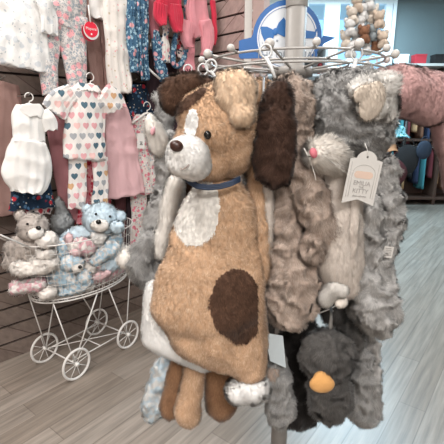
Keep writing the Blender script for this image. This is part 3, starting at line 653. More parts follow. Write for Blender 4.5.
MB().tube([cp_(-.36, -.1, TZ), cp_(-.5, -.11, TZ+.1), cp_(-.55, -.1, TZ+.13), cp_(-.56, 0, TZ+.135), cp_(-.55, .1, TZ+.13), cp_(-.5, .11, TZ+.1), cp_(-.36, .1, TZ)], .005, 8).build('handle', WIRE, car)

# bears in the basket
BLU = furmat('baby_blue_fur', 'b2cfe2', 'dbebf4'); BLW = furmat('blue_white_rosette_fur', 'e0dcd8', 'f6f3f0', 'a6cae0', 45., .5, .06); PKW = furmat('pink_white_rosette_fur', 'e2d6d0', 'f2ece8', 'd99aa4', 40., .52, .06)
CRW = furmat('warm_cream_fur', 'ebdfd4', 'fcf6f0'); GRB = furmat('greige_fur', 'a2948b', 'cfc3ba'); GB = furmat('cool_grey_fur', '8b8f92', 'b2b6b8'); SPK = furmat('soft_pink_fur', 'd9a6aa', 'efc9ca')
BR = [(.012, .045, 'n'), (.006, .022, 'ridge')]
def bear(label, body, head=None, muzzle=None, nose=None, eyes=(), ears=(), limbs=(), m=BLU, mm=None, lm=None, hm=None, name='plush_bear', nr=.009, group='plush bears in the wire carriage', extras=()):
    t = thing(name, label, 'plush toy', (body or head)[0][0], group=None)
    n = len(label)
    def fp(nm, pr, mt, lab=None, parent=None, d=26000, ln=.012):
        return furpart(nm, parent or t, blob(pr, .008, 3, n, [(.004, .03, 'n')] if nose is not None and nm in ('head', 'muzzle', 'ear') else BR), mt, d, ln, .0026, .8, .7, .035, seed=n, label=lab)
    fp('body', body, m)
    if head: hd_ = fp('head', head, hm or m)
    if muzzle: fp('muzzle', muzzle, mm or CRW, d=30000, ln=.008)
    if nose is not None:
        vm = blob(muzzle, .009, 3, n, []); ballpart('nose', t, surf(vm, *nose, .006), (nr*1.15, nr*.8, nr), BLACK)
        vh = blob(head, .009, 3, n, [])
        for e in eyes: ballpart('eye', t, surf(vh, *e, .008), nr*.55, BLACK)
    for e in ears: fp('ear', e, hm or m)
    for l in limbs: fp('limb', l[0] if isinstance(l, tuple) else l, l[1] if isinstance(l, tuple) else (lm or m))
    return t
YB = 2.22
bear('light blue plush bear sitting up in the carriage, paw on its cheek', CH(E(104, 246, YB+.04, 15, 12, .08), E(106, 262, YB+.04, 17, 12, .08)), [E(101, 219, YB, 18, 16, .095)], [E(100, 225, YB-.075, 9.5, 7, .05)], (98.5, 222), [(96, 214), (110, 216.5)],
     [[E(88, 210, YB, 5.5, 6, .035)], [E(121, 216, YB, 5.5, 6, .035)]], [[E(116, 227, YB-.09, 7.5, 6.5, .04)], ([E(98, 238, YB-.06, 8, 8, .03)], WHT), CH(E(85, 232, YB-.02, 9, 6, .04), E(72, 236, YB-.04, 10, 6, .04))], nr=.013)
bear('blue and white rosette plush bear slumped face down at the front of the basket', CH(E(62, 250, 2.14, 9, 12, .07), E(56, 264, 2.13, 11, 13, .08), E(62, 276, 2.13, 18, 11, .08), E(76, 283, 2.14, 16, 9, .08)), [E(70, 262, 2.11, 14, 9, .07, 8)], [E(77, 267, 2.08, 6, 5, .04)], (80, 267), [], [[E(84, 276, 2.12, 7, 8, .05)]],
     [CH(E(50, 282, 2.1, 10, 8, .05), E(66, 290, 2.1, 12, 6, .05))], m=BLW, nr=.010)
bear('cream and pink rosette plush bear lying on its side at the right of the basket', CH(E(88, 252, 2.24, 14, 11, .08), E(100, 264, 2.26, 16, 11, .08), E(112, 268, 2.34, 12, 9, .07)), [E(84, 246, 2.16, 12, 9, .06)], None, None, [], [], [([E(108, 250, 2.2, 12, 8, .05, -30)], BLW), ([E(100, 274, 2.2, 12, 4, .05, -18)], SPK), ([E(119, 252, 2.3, 6, 14, .05)], CRW)], m=PKW)
bear('greige plush bear with black nose at the left edge of the carriage', CH(E(28, 246, 2.05, 20, 12, .08), E(24, 262, 2.05, 20, 10, .08)), [E(33, 228, 2.05, 14, 15, .09)], [E(36, 233, 1.985, 8, 6, .05)], (38.5, 228), [(27.5, 224)], [[E(20, 216, 2.06, 5, 6, .03)]], [([E(46, 240, 2.02, 10, 8, .06, 15)], CRW)], m=GRB, nr=.012)
bear('grey plush bunny with tall ears standing at the back of the carriage', CH(E(60, 244, 2.36, 10, 10, .06), E(62, 260, 2.34, 11, 10, .06)), [E(62, 222, 2.36, 10.5, 12, .07, 10)], None, None, [], [CH(E(60, 212, 2.36, 6, 8, .03), E(58, 203, 2.36, 3.5, 6, .02))], [([E(66, 242, 2.3, 6, 8, .04)], BLU)], m=GB, name='plush_bunny')
bear('cream plush bear lying under the greige bear at the left of the basket', CH(E(28, 266, 2.0, 16, 9, .07), E(44, 263, 2.02, 14, 10, .07)), [E(46, 253, 2.02, 10, 7, .06)], m=CRW, ears=())
bear('pink and white plush bear at the bottom left of the basket', CH(E(22, 287, 2.0, 10, 7, .06), E(36, 284, 2.01, 11, 7, .06)), [E(48, 291, 2.02, 9, 6, .06)], m=PKW, hm=CRW)
bear('white and pink plush bear tucked behind the blue bears mid basket', CH(E(78, 240, 2.3, 12, 9, .07), E(86, 244, 2.28, 12, 9, .07)), [E(76, 246, 2.16, 10, 8, .06)], limbs=[([E(69, 240, 2.14, 5, 7, .04)], SPK), ([E(76, 251, 2.13, 7, 5, .04)], SPK)], m=CRW)
bear('pink and cream plush bear at the bottom right of the basket', CH(E(92, 277, 2.22, 11, 7, .06), E(104, 272, 2.3, 12, 7, .06)), [E(88, 268, 2.17, 9, 7, .05)], m=PKW, hm=CRW)
bear('white plush bear filling the bottom middle of the basket', CH(E(56, 292, 2.12, 12, 6, .06), E(72, 288, 2.2, 14, 7, .07)), [E(88, 284, 2.2, 8, 6, .05)], m=CRW)
bear('blue plush bear deep in the basket below the sitting light blue bear', CH(E(98, 258, 2.17, 12, 6, .05, -20), E(110, 246, 2.2, 10, 8, .05)), [E(114, 240, 2.24, 8, 8, .05)], m=BLW)

# ================================================================== CLOTHES ON THE LEFT WALL
def crv(pts, n):
    P = np.array(pts, float); t = np.linspace(0, len(P)-1, n); out = []
    for q in t:
        i = min(int(q), len(P)-2); f = q-i; p0 = P[max(i-1, 0)]; p1 = P[i]; p2 = P[i+1]; p3 = P[min(i+2, len(P)-1)]
        out.append(.5*((2*p1)+(-p0+p2)*f+(2*p0-5*p1+4*p2-p3)*f*f+(-p0+3*p1-3*p2+p3)*f**3))
    return np.array(out)
def cloth(name, parent, path, b, mat, depth=.022, rip=.3, nf=5, flare=1., n=36, k=56, seed=0, bot=0., label=None):
    """soft tube of cloth: path of (px, py, half width px) in the plane b metres off the wall"""
    P = []
    for px, py, hw in path:
        p = PW(px, py, b); s = zdep(p)/FPX / max(.6, abs(N.dot(ray(px, py).normalized())))**.0
        P.append((*p, hw*s*1.02))
    P = crv(P, n); V = []; rng = np.random.default_rng(seed+17); ph = rng.random(4)*6.28
    for i in range(n):
        c = Vector(P[i][:3]); a = Vector(P[max(i-1, 0)][:3]); d = Vector(P[min(i+1, n-1)][:3]); t = (d-a); t -= N*t.dot(N); t.normalize()
        sx = t.cross(N).normalized(); f = i/(n-1); hw = P[i][3]
        endf = min(1, (i+.35)/2.2) if bot == 0 else 1
        for q in range(k):
            th = 2*PI*q/k
            x = math.cos(th); ydir = math.sin(th)
            fold = .6*rip*(.25+.75*f**flare)*(math.sin(nf*PI*x+ph[0]+f*1.5)*.6+math.sin(nf*1.9*PI*x+ph[1]-f)*.4)
            yy = (abs(ydir)**.8*math.copysign(1, ydir) + fold)*depth*min(1, .35+.65*endf)
            xx = x*hw*(1+.03*math.sin(f*7+ph[2]))
            wv = t*(.006*math.sin(x*nf*2+ph[3])*(1 if i > n-3 else 0))
            V.append(c+sx*xx+N*yy+wv)
    F = [(i*k+q, i*k+(q+1) % k, (i+1)*k+(q+1) % k, (i+1)*k+q) for i in range(n-1) for q in range(k)]
    F.append(tuple(range(k))[::-1]); F.append(tuple((n-1)*k+q for q in range(k)))
    V = np.array([tuple(v) for v in V]); w1 = vnv(V/.045, seed)[:, 0]; w2 = 1-2*np.abs(vn(V/.10+.5*vnv(V/.12, seed+1), seed+3)*2-1)
    V = V + np.array(N)[None]*(w1*.004+w2*.009)[:, None] + np.array(U)[None]*(vnv(V/.08, seed+5)[:, 1]*.006)[:, None]
    return link(name, V, F, mat, parent, label=label)
def gthing(name, label, cat, px, py, b, group=None):
    return thing(name, label, cat, PW(px, py, b), WT, group)
def hanger(parent, px, py, b, w=15, mat=WIRE2, drop=8):
    m = MB(); k = PW(px, py-9, b)
    m.tube([PW(px-w, py+drop, b), PW(px-w*.5, py+drop*.35, b), PW(px-3, py-1, b), PW(px, py-2, b), PW(px+3, py-1, b), PW(px+w*.5, py+drop*.35, b), PW(px+w, py+drop, b)], .0075, 8)
    s = zdep(k)/FPX
    hk_ = circ(k, U*4*s, Z*4*s, 16, math.radians(-80), math.radians(190), False); m.tube([PW(px, py-2, b), k-Z*4*s]+hk_, .003, 6)
    m.build('hanger', mat, parent); return k
def peg(px, py, b, what):
    t = thing('wall_hook', 'metal wall peg holding %s' % what, 'hook', PW(px, py, 0), WT)
    p = PW(px, py, b); q = p-N*(b-.002); MB().tube([q, p-N*.005, p+N*.015+Z*.008], .004, 8).build('peg', plain('peg_metal', '9c9894', .35, .8), t)
    MB().box(q+N*.002, (.02, .003, .03), Matrix((U, N, Z)).transposed()).build('bracket', plain('peg_metal', ''), t)

FL1 = floral('grey_pink_floral', 'd6cfcc', [('9ba3aa', 60, .42), ('b9b4b2', 85, .35), ('e8a9ae', 22, .32), ('7f8a93', 110, .22)])
FL2 = floral('rose_vine_floral', 'd8cec8', [('b3bcc0', 55, .30), ('d9808f', 28, .33), ('b9566c', 45, .18), ('efe6e2', 60, .2)], seed=4.)
FL3 = floral('blue_floral', '466a86', [('9dbccb', 45, .36), ('2f4a66', 60, .3), ('dba0a4', 20, .22)], seed=8.)
FL4 = floral('cream_dots', 'e9e2dc', [('e6a3a6', 30, .13), ('c9b79d', 26, .12)], .2, 2.)
FL5 = floral('navy_floral', '1e3044', [('4f7292', 35, .28), ('b8323e', 18, .2), ('d8cbb8', 40, .12)], seed=5.)
FL6 = floral('red_white_floral', 'e0d0cc', [('b8404c', 26, .36), ('2d3a4c', 30, .2)], seed=6.)
FL7 = floral('white_grey_sprig', 'e9e7e5', [('cfd2d6', 18, .24), ('bcc0c4', 40, .14)], .8, 3.)
FL8 = floral('red_pink_print', 'd68a92', [('b83446', 30, .36), ('efd4ca', 34, .2)], seed=1.)
WC = plain('white_cotton', 'ece9e6', .9, 0, .5, 90); PINK = ribmat('pink_rib', 'f6d0d2', 420, 'e6b4ba'); MAUVE = ribmat('mauve_rib', 'a98982', 500, '927169'); DPINK = ribmat('dusty_pink_knit', 'c58c91', 400, 'ad7479')
HEART = heartmat('heart_print'); DARKC = plain('dark_plum_cotton', '33222a', .9); NAVY = plain('navy_cotton', '232b3a', .9); TUL = plain('pink_tulle', 'e79aa4', .85, sheen=.4); REDT = plain('red_tulle', 'd42848', .8, sheen=.4)

t = gthing('baby_shirt', 'white baby shirt with grey sprigs hanging at the far upper left', 'shirt', 20, 5, .24)
cloth('torso', t, [(16, -14, 14), (18, 10, 24), (20, 40, 28), (20, 68, 30)], .24, FL7, .03, .35, 5, seed=1); cloth('sleeve', t, [(40, -6, 8), (48, 16, 9), (50, 34, 9)], .27, FL7, .02, .2, 3, seed=2); k = hanger(t, 17, -14, .24); peg(17, -26, .24, 'the sprigged white baby shirt')
t = gthing('leggings', 'grey and pink floral baby leggings clipped up beside the red round tag', 'leggings', 60, -20, .22)
cloth('waist', t, [(60, -26, 24), (61, 0, 26), (61, 26, 25)], .22, FL1, .03, .2, 4, seed=3); cloth('leg', t, [(49, 14, 14), (47, 45, 12), (48, 72, 9.5), (50, 96, 8)], .225, FL1, .026, .25, 3, seed=4); cloth('leg', t, [(72, 14, 16), (73, 45, 14), (76, 72, 11), (78, 97, 8)], .225, FL1, .026, .25, 3, seed=5)
MB().tube(circ(PW(53, 31, .26), U*.022, Z*.022, 24, -.6, 3.9, False), .005, 8).build('clip_hook', WIRE2, t); peg(61, -24, .22, 'the floral leggings')
t = gthing('trousers', 'mauve ribbed baby trousers hanging behind the red round tag', 'trousers', 98, -12, .12)
cloth('leg', t, [(93, -14, 9), (93, 30, 9.5), (97, 70, 9), (100, 100, 8)], .12, MAUVE, .024, .3, 3, seed=6); cloth('leg', t, [(104, -14, 9), (105, 30, 9), (108, 70, 8), (110, 98, 7)], .12, MAUVE, .024, .3, 3, seed=7); cloth('bodice', t, [(101, -26, 14), (102, 0, 15), (103, 20, 13)], .16, WC, .02, .3, 4, seed=8); peg(101, -24, .14, 'the mauve ribbed trousers')
t = gthing('trousers', 'cream baby trousers with tiny pink dots and a pink scalloped side seam', 'trousers', 117, -14, .2)
cloth('leg', t, [(117, -20, 15), (117, 20, 15), (118, 55, 14), (121, 93, 12)], .2, FL4, .028, .35, 4, seed=9)
sc_ = MB()
for i in range(26): sc_.ball(PW(130+math.sin(i*.2)*.6+.05*i, -8+i*3.9, .205), .0062, 8)
sc_.build('scallop_edge', plain('coral_trim', 'dd9a98', .8), t); peg(117, -22, .2, 'the cream dotted trousers')
# round red tag
tp2 = PW(91, 29.5, .27); s2 = zdep(tp2)/FPX
t = thing('round_tag', 'round red paper tag with white writing hanging between the floral leggings and mauve trousers', 'tag', tp2, WT)
def rdisc(c, r, th, nm, m, par): MB().prism([(r*math.cos(a), r*math.sin(a)) for a in [2*PI*i/40 for i in range(40)]], c, U, Z, N, th).build(nm, m, par, smooth=False)
rdisc(tp2-N*.008-Z*2.6*s2-U*1.2*s2, 8.4*s2, .002, 'back_card', plain('tag_deep_red', 'a3152d', .5), t); rdisc(tp2-N*.003-Z*1*s2+U*.4*s2, 8.4*s2, .002, 'rim_card', TAGW if 0 else plain('tag_white', 'f0ecea', .5), t); rdisc(tp2, 7.3*s2, .002, 'face_card', plain('tag_red', 'e8203f', .4), t)
text('lettering', 'Mayoral', 3.6*s2, tp2+Z*.6*s2+N*.0028, U, -U.cross(N) if U.cross(N).z < 0 else U.cross(N), plain('tag_white', ''), t)
rdisc(tp2-Z*4.3*s2+N*.0022, .9*s2, .0006, 'logo_dot', plain('tag_white', ''), t)
MB().tube([tp2+Z*6.5*s2, tp2+Z*14*s2-U*.003, tp2+Z*22*s2-U*.006], .0045, 6).build('strap', WIRE2, t)
# heart outfit
t = gthing('heart_outfit', 'white two-piece baby outfit printed with coloured hearts on a white hanger', 'outfit', 88, 80, .27)
cloth('top', t, [(88, 88, 13), (87, 96, 20), (86, 112, 20.5), (85, 135, 21.5), (84.5, 159, 22.5)], .27, HEART, .03, .28, 5, seed=11)
cloth('flutter_sleeve', t, [(72, 92, 9), (60, 102, 13), (54, 113, 14)], .29, HEART, .022, .6, 5, 24, seed=12); cloth('flutter_sleeve', t, [(102, 92, 9), (112, 101, 13), (116, 110, 12)], .29, HEART, .022, .6, 5, 24, seed=13)
cloth('trouser_leg', t, [(77, 157, 9), (77, 182, 9), (76, 208, 8.5)], .25, HEART, .02, .25, 3, seed=14); cloth('trouser_leg', t, [(99, 157, 9), (100, 182, 8.5), (100, 210, 8)], .25, HEART, .02, .25, 3, seed=15)
cloth('neck_ruffle', t, [(88, 84, 11), (88, 91, 14)], .285, HEART, .022, .5, 6, 12, seed=16); k = hanger(t, 90, 86, .265, 14); peg(90, 74, .265, 'the heart print outfit')
t = gthing('knit_dress', 'pale pink ribbed dress hanging to the right of the heart outfit', 'dress', 115, 86, .16)
cloth('skirt', t, [(109, 90, 9), (115, 108, 14), (120, 140, 18), (122, 170, 21), (124, 196, 24)], .16, PINK, .03, .25, 4, seed=17)
sb_ = MB().tube([PW(106, 86, .17), PW(114, 89, .19), PW(121, 93, .17)], .006, 6).build('collar_trim', plain('pink_trim', 'dd8f9c', .8), t); peg(110, 84, .16, 'the pink ribbed dress')
t = gthing('knit_dress', 'dusty pink knit dress mostly hidden behind the heart outfit', 'dress', 62, 90, .13)
cloth('skirt', t, [(56, 92, 12), (62, 115, 16), (70, 150, 20), (78, 185, 22), (84, 218, 24)], .13, DPINK, .03, .3, 4, seed=18); peg(58, 88, .13, 'the dusty pink knit dress')
t = gthing('print_dress', 'red and pink printed dress showing between the heart trousers', 'dress', 90, 160, .19)
cloth('skirt', t, [(90, 158, 8), (91, 180, 11), (92, 205, 15), (93, 222, 17)], .19, FL8, .02, .35, 4, seed=19); peg(90, 156, .19, 'the red printed dress')
t = gthing('romper', 'white short-sleeved baby romper with puffed shorts at the left edge', 'romper', 28, 104, .3)
cloth('bodice', t, [(29, 106, 12), (29, 116, 16), (29, 128, 16), (29, 141, 15)], .3, WC, .03, .2, 4, seed=20); cloth('puffed_shorts', t, [(29, 139, 15), (28, 152, 20), (28, 170, 23), (27, 184, 21), (26, 192, 15)], .3, WC, .045, .3, 5, seed=21)
cloth('sleeve', t, [(42, 112, 7), (48, 121, 8), (50, 130, 6)], .31, WC, .025, .3, 3, 20, seed=22); cloth('collar', t, [(30, 104, 8), (31, 110, 11), (31, 116, 9)], .325, WC, .012, .2, 3, 14, seed=23)
MB().tube([PW(14, 141, .335), PW(29, 142, .345), PW(44, 141, .335)], .003, 6).build('waist_seam', WC, t)
k = hanger(t, 29, 106, .3, 12); peg(29, 95, .3, 'the white romper')
t = gthing('print_skirt', 'navy floral skirt hanging under the white romper', 'skirt', 32, 176, .22)
cloth('skirt', t, [(30, 172, 15), (32, 190, 20), (33, 208, 22)], .22, FL5, .035, .5, 5, seed=24); cloth('hem', t, [(33, 206, 20), (33, 214, 18)], .2, FL6, .02, .4, 5, 12, seed=25, label='red and white floral hem'); peg(30, 168, .22, 'the navy floral skirt')
t = gthing('pyjamas', 'rose vine floral pyjamas on a white hanger with a white price tag', 'pyjamas', 147, 112, .13)
cloth('top', t, [(147, 117, 11), (146, 126, 17), (147, 150, 17), (149, 193, 19)], .13, FL2, .026, .25, 4, seed=26); cloth('trouser_leg', t, [(139, 192, 9), (138, 225, 8), (137, 262, 7.5)], .12, FL2, .02, .25, 3, seed=27); cloth('trouser_leg', t, [(159, 192, 9.5), (160, 225, 8.5), (159, 262, 7.5)], .12, FL2, .02, .25, 3, seed=28)
cloth('sleeve', t, [(163, 122, 6), (168, 150, 7), (169, 178, 6)], .12, FL2, .02, .2, 3, seed=29); hanger(t, 147, 115, .185, 15); peg(147, 106, .13, 'the floral pyjamas')
tc_ = PW(141, 141, .21); s3 = zdep(tc_)/FPX; Mw = Matrix((U, N, Z)).transposed() @ Matrix.Rotation(math.radians(5), 3, 'Y')
pt = thing('price_tag', 'white price tag hanging on the floral pyjamas', 'tag', tc_, WT)
MB().box(tc_, (4.3*s3, .0012, 7.4*s3), Mw).build('card', WIRE2, pt, smooth=False)
pm = MB()
for k_, w_ in enumerate((2, 1.5, 2.2)): pm.box(tc_-Z*(1+1.3*k_)*s3+N*.0016, (w_*s3*.8, .0004, .35*s3), Mw)
pm.build('print', plain('black_ink', '25211f', .7), pt, smooth=False)
# swimwear and tulle
t = gthing('swimsuit', 'blue floral baby swimsuit nearest the cream dotted trousers', 'swimsuit', 134, -10, .24)
cloth('body', t, [(131, -16, 5), (132, 15, 6), (135, 45, 8), (136, 72, 6)], .24, FL3, .03, .6, 4, seed=30); cloth('ruffle', t, [(142, -12, 4), (144, 20, 6), (142, 50, 4), (145, 80, 4.5)], .27, FL3, .025, .7, 4, seed=31); MB().tube([PW(138, -2, .29), PW(139, 20, .3), PW(141, 50, .3), PW(144, 78, .29)], .008, 6).build('strap', FL3, t); peg(135, -16, .24, 'the first blue swimsuit')
t = gthing('swimsuit', 'narrow blue floral swimsuit with a pink strap hanging in the middle of the swimwear', 'swimsuit', 156, 8, .26)
cloth('body', t, [(155, 30, 4), (157, 48, 6), (160, 66, 6), (164, 80, 5)], .26, FL3, .02, .5, 3, seed=32); cloth('pink_top', t, [(152, -12, 8), (153, 16, 7), (154, 40, 5)], .25, ribmat('rose_rib', 'c9808a', 420, 'b46b76'), .02, .4, 3, seed=33); MB().tube([PW(146, 66, .28), PW(153, 73, .28), PW(160, 79, .28)], .007, 6).build('white_tie', WC, t); peg(153, -14, .25, 'the narrow blue swimsuit')
t = gthing('swimsuit', 'blue floral swimsuit with looped straps under the red tulle', 'swimsuit', 183, -8, .28)
lp = [PW(x, y, .29) for x, y in ((186, -10), (187, 15), (187, 40), (184, 58), (178, 66), (173, 62), (174, 45), (177, 30), (178, 5))]
MB().tube([Vector(v) for v in crv([tuple(v) for v in lp], 40)], .019, 10).build('strap_loop', FL3, t); cloth('lining', t, [(180, 30, 4), (180, 58, 4)], .27, FL6, .014, .3, 3, seed=35); peg(184, -14, .28, 'the looped blue swimsuit')
t = gthing('swimsuit', 'white floral swimsuit hanging between the blue swimsuits', 'swimsuit', 166, 10, .27)
cloth('body', t, [(166, -8, 4), (166, 20, 5), (165, 34, 2.5), (165, 44, 4), (166, 62, 5)], .275, floral('white_blue_floral', 'ddd9d4', [('d99aa0', 25, .3), ('56728a', 35, .25)]), .02, .4, 3, seed=36); peg(166, -12, .27, 'the white floral swimsuit')
t = gthing('tutu', 'bright red tulle tutu at the top beside the pink tulle skirts', 'skirt', 167, -12, .33)
cloth('skirt', t, [(166, -20, 9), (168, -4, 14), (168, 8, 14), (169, 16, 11)], .33, REDT, .03, 1.3, 9, seed=37); cloth('tier', t, [(160, 4, 8), (160, 16, 7), (162, 25, 3)], .355, REDT, .025, 1.2, 6, 20, seed=50); cloth('tier', t, [(174, 4, 8), (176, 20, 8), (177, 32, 4)], .355, REDT, .025, 1.2, 6, 20, seed=51); peg(167, -20, .33, 'the red tutu')
t = gthing('tulle_skirt', 'pink layered tulle skirt at the top beside the slatted back wall', 'skirt', 196, -12, .3)
cloth('skirt', t, [(196, -24, 8), (196, 0, 13), (197, 22, 15), (200, 36, 14)], .3, TUL, .035, 1.3, 9, seed=38); cloth('tier', t, [(204, 20, 8), (207, 40, 8), (204, 56, 4)], .33, TUL, .03, 1.2, 7, 20, seed=48); cloth('tier', t, [(188, 22, 8), (186, 36, 8), (188, 48, 4)], .33, TUL, .03, 1.2, 7, 20, seed=49); cloth('underskirt', t, [(190, 36, 5), (188, 60, 8), (187, 88, 11)], .25, TUL, .03, .6, 5, seed=39); peg(196, -20, .3, 'the pink tulle skirt')
t = gthing('print_top', 'pink top with dark floral print and red edging beside the slatted back wall', 'top', 206, 20, .31)
cloth('body', t, [(205, 20, 5), (206, 45, 6), (206, 68, 6)], .31, floral('pink_dark_floral', 'cf9a9c', [('39303a', 22, .3), ('8fb3c0', 30, .18)]), .02, .4, 3, seed=40); cloth('edging', t, [(212, 0, 3), (214, 25, 3), (213, 44, 3)], .33, REDT, .014, .3, 3, seed=41); peg(205, 14, .31, 'the pink print top')
t = gthing('dark_dress', 'dark plum dress hanging in the shade behind the swimsuits', 'dress', 160, 60, .1)
cloth('skirt', t, [(160, 50, 12), (162, 80, 20), (164, 110, 24), (170, 150, 24)], .09, DARKC, .03, .5, 5, seed=42); peg(160, 46, .09, 'the dark plum dress')
t = gthing('dark_dress', 'navy and teal floral dress behind the hanger of the pyjamas', 'dress', 138, 84, .09)
cloth('skirt', t, [(136, 84, 8), (138, 98, 14), (140, 120, 18)], .09, FL5, .03, .6, 5, seed=43); peg(136, 80, .09, 'the navy floral dress')
t = gthing('print_dress', 'red and white floral dress hanging low behind the pink dress', 'dress', 110, 170, .1)
cloth('skirt', t, [(98, 168, 12), (96, 195, 16), (90, 225, 18)], .1, FL8, .025, .5, 5, seed=44); peg(98, 165, .1, 'the low red and white dress')
t = gthing('dark_trousers', 'maroon baby trousers between the heart outfit and the pyjamas', 'trousers', 122, 190, .08)
cloth('leg', t, [(120, 188, 6), (120, 225, 6), (120, 255, 6)], .07, plain('maroon_cotton', '5a3438', .9), .02, .3, 3, seed=45); cloth('leg', t, [(130, 190, 4), (130, 225, 4), (130, 250, 4)], .07, DARKC, .02, .3, 3, seed=46); peg(124, 186, .07, 'the maroon trousers')
t = gthing('knit_dress', 'mauve long dress at the far left behind the romper', 'dress', 2, 80, .12)
cloth('skirt', t, [(4, 82, 14), (2, 120, 20), (0, 180, 26), (0, 215, 28)], .12, MAUVE, .03, .4, 5, seed=47); peg(4, 78, .12, 'the mauve long dress')

# ================================================================== DISTANT SHOP
# cluster of small hanging toys before the window
HY = 2.9; hp = PY(366, 30, HY)
hr = thing('hanging_pole', 'thin white pole from the ceiling carrying a cluster of small plush toys', 'pole', (hp.x, HY, CEIL))
MB().tube([Vector((hp.x, HY, CEIL-.001)), Vector((hp.x, HY, PY(366, 40, HY).z))], .006, 10).build('pole', WIRE, hr)
small = [(352, 12, 'cream'), (362, 8, 'white'), (373, 10, 'cream'), (350, 24, 'white'), (360, 20, 'white'), (370, 20, 'cream'), (379, 16, 'tan'), (346, 36, 'cream'), (355, 34, 'white'), (364, 31, 'brown'), (372, 29, 'grey'), (375, 41, 'chestnut'), (383, 36, 'tan'), (350, 46, 'white'), (366, 43, 'white'), (357, 0, 'tan'), (369, -2, 'white')]
smc = dict(cream=furmat('small_cream_fur', 'd9c9b8', 'f0e4d6'), white=furmat('small_white_fur', 'dcdcdc', 'f6f4f2'), tan=furmat('small_tan_fur', 'cdb39c', 'e6d2be'), brown=furmat('small_brown_fur', '7b5038', '9d7058'), grey=furmat('small_grey_fur', '7e8a90', 'a2acb0'), chestnut=furmat('small_chestnut_fur', '8a5a40', 'b07c5c'))
rows = {0: 'top', 1: 'upper', 2: 'middle', 3: 'lower'}
for i, (x, y, cn) in enumerate(small):
    Yy = HY-.05+.03*(i % 3); c = PY(x, y, Yy)
    side = 'left' if x < 358 else ('right' if x > 370 else 'middle'); rw = 'top' if y < 5 else 'upper' if y < 18 else ('middle' if y < 33 else 'lower')
    t = thing('plush_keychain', '%s small plush charm in the %s row at the %s of the cluster before the window, number %s from its top' % (cn, rw, side, ['one', 'two', 'three'][i % 3]), 'plush charm', c, group='small plush charms before the window')
    t['label'] = '%s small plush charm, %s row, %s side of the cluster before the window' % (cn, rw, side)
    furpart('head', t, blob([E(x, y, Yy, 5.5, 5, .035)], .007, 2, i), smc[cn], 20000, .008, .003, seed=i)
    furpart('body', t, blob([E(x+.5, y+7, Yy, 4.5, 5, .03), E(x-3, y+9, Yy, 2.5, 3.5, .015), E(x+4, y+9, Yy, 2.5, 3.5, .015)], .006, 2, i), smc[cn], 20000, .008, .003, seed=i+30)
    MB().tube([c+Z*.02, Vector((hp.x, HY, c.z+.05))], .0012, 5).build('cord', WIRE2, t)
    furpart('ear', t, blob([E(x-4, y-4, Yy, 2.2, 2.6, .012)], .004, 1, i), smc[cn], 20000, .005, .003, seed=i+60); furpart('ear', t, blob([E(x+4, y-4, Yy, 2.2, 2.6, .012)], .004, 1, i), smc[cn], 20000, .005, .003, seed=i+61)
# high shelf on the far left wall, with small goods
SHY = 4.6; z0 = PY(280, 75, SHY).z; xs0, xs1 = PY(247, 70, SHY).x, PY(326, 70, SHY).x
sh = thing('display_unit', 'tall white display unit standing beyond the rack behind the sign', 'shelf unit', ((xs0+xs1)/2, SHY+.2, 0))
WS = plain('unit_white', 'd8d8d8', .5); m = MB()
for x in (xs0, xs1): m.box((x, SHY+.2, 1.12), (.015, .2, 1.12))
m.box(((xs0+xs1)/2, SHY+.39, 1.12), ((xs1-xs0)/2, .01, 1.12)); m.build('carcass', WS, sh, smooth=False)
for z in (.1, .6, 1.1, 1.5, z0, 2.23): MB().box(((xs0+xs1)/2, SHY+.19, z), ((xs1-xs0)/2-.016, .185, .012)).build('shelf', WS, sh, smooth=False)
goods = [('plain red box', 276, 'a81e2c', .035, .05), ('red jar', 287, 'b02430', .03, .045), ('black box', 306, '141416', .06, .11), ('teal box', 262, '3d7d92', .03, .05), ('white mug', 254, 'e6e2dc', .035, .05), ('red toy', 320, 'a02a30', .04, .06), ('beige box', 296, 'cbb99f', .04, .04)]
for nm, px, col, w, h in goods:
    x = PY(px, 70, SHY+.1).x; kind = nm.split()[-1]; mt = plain('goods_'+col, col, .5)
    t = thing('shop_'+kind, nm+' on the upper shelf of the white unit beyond the rack', kind, (x, SHY+.1, z0+.0125))
    o = Vector((x, SHY+.1, z0+.0125))
    if kind in ('jar', 'mug'):
        MB().tube([o, o+Z*h*1.1, o+Z*h*1.6], [w, w, w*.9], 20).build('body', mt, t)
        if kind == 'mug': MB().tube(circ(o+X*(w+.004)+Z*h*.8, X*.018, Z*.022, 16, -1.5, 1.5, False), .004, 6).build('handle', mt, t)
        else: MB().tube([o+Z*h*1.6, o+Z*h*1.9], w*.8, 20).build('lid', plain('goods_lid', 'd6d0c8', .4), t)
    elif kind == 'toy': MB().ball(o+Z*h*.7, (w, w, h*.7)).build('body', mt, t); MB().ball(o+Z*h*1.6, w*.7).build('head', mt, t)
    else: MB().box(o+Z*h, (w, w, h)).build('body', mt, t, smooth=False); MB().box(o+Z*h*2.02, (w*1.04, w*1.04, h*.06)).build('lid', mt, t, smooth=False)
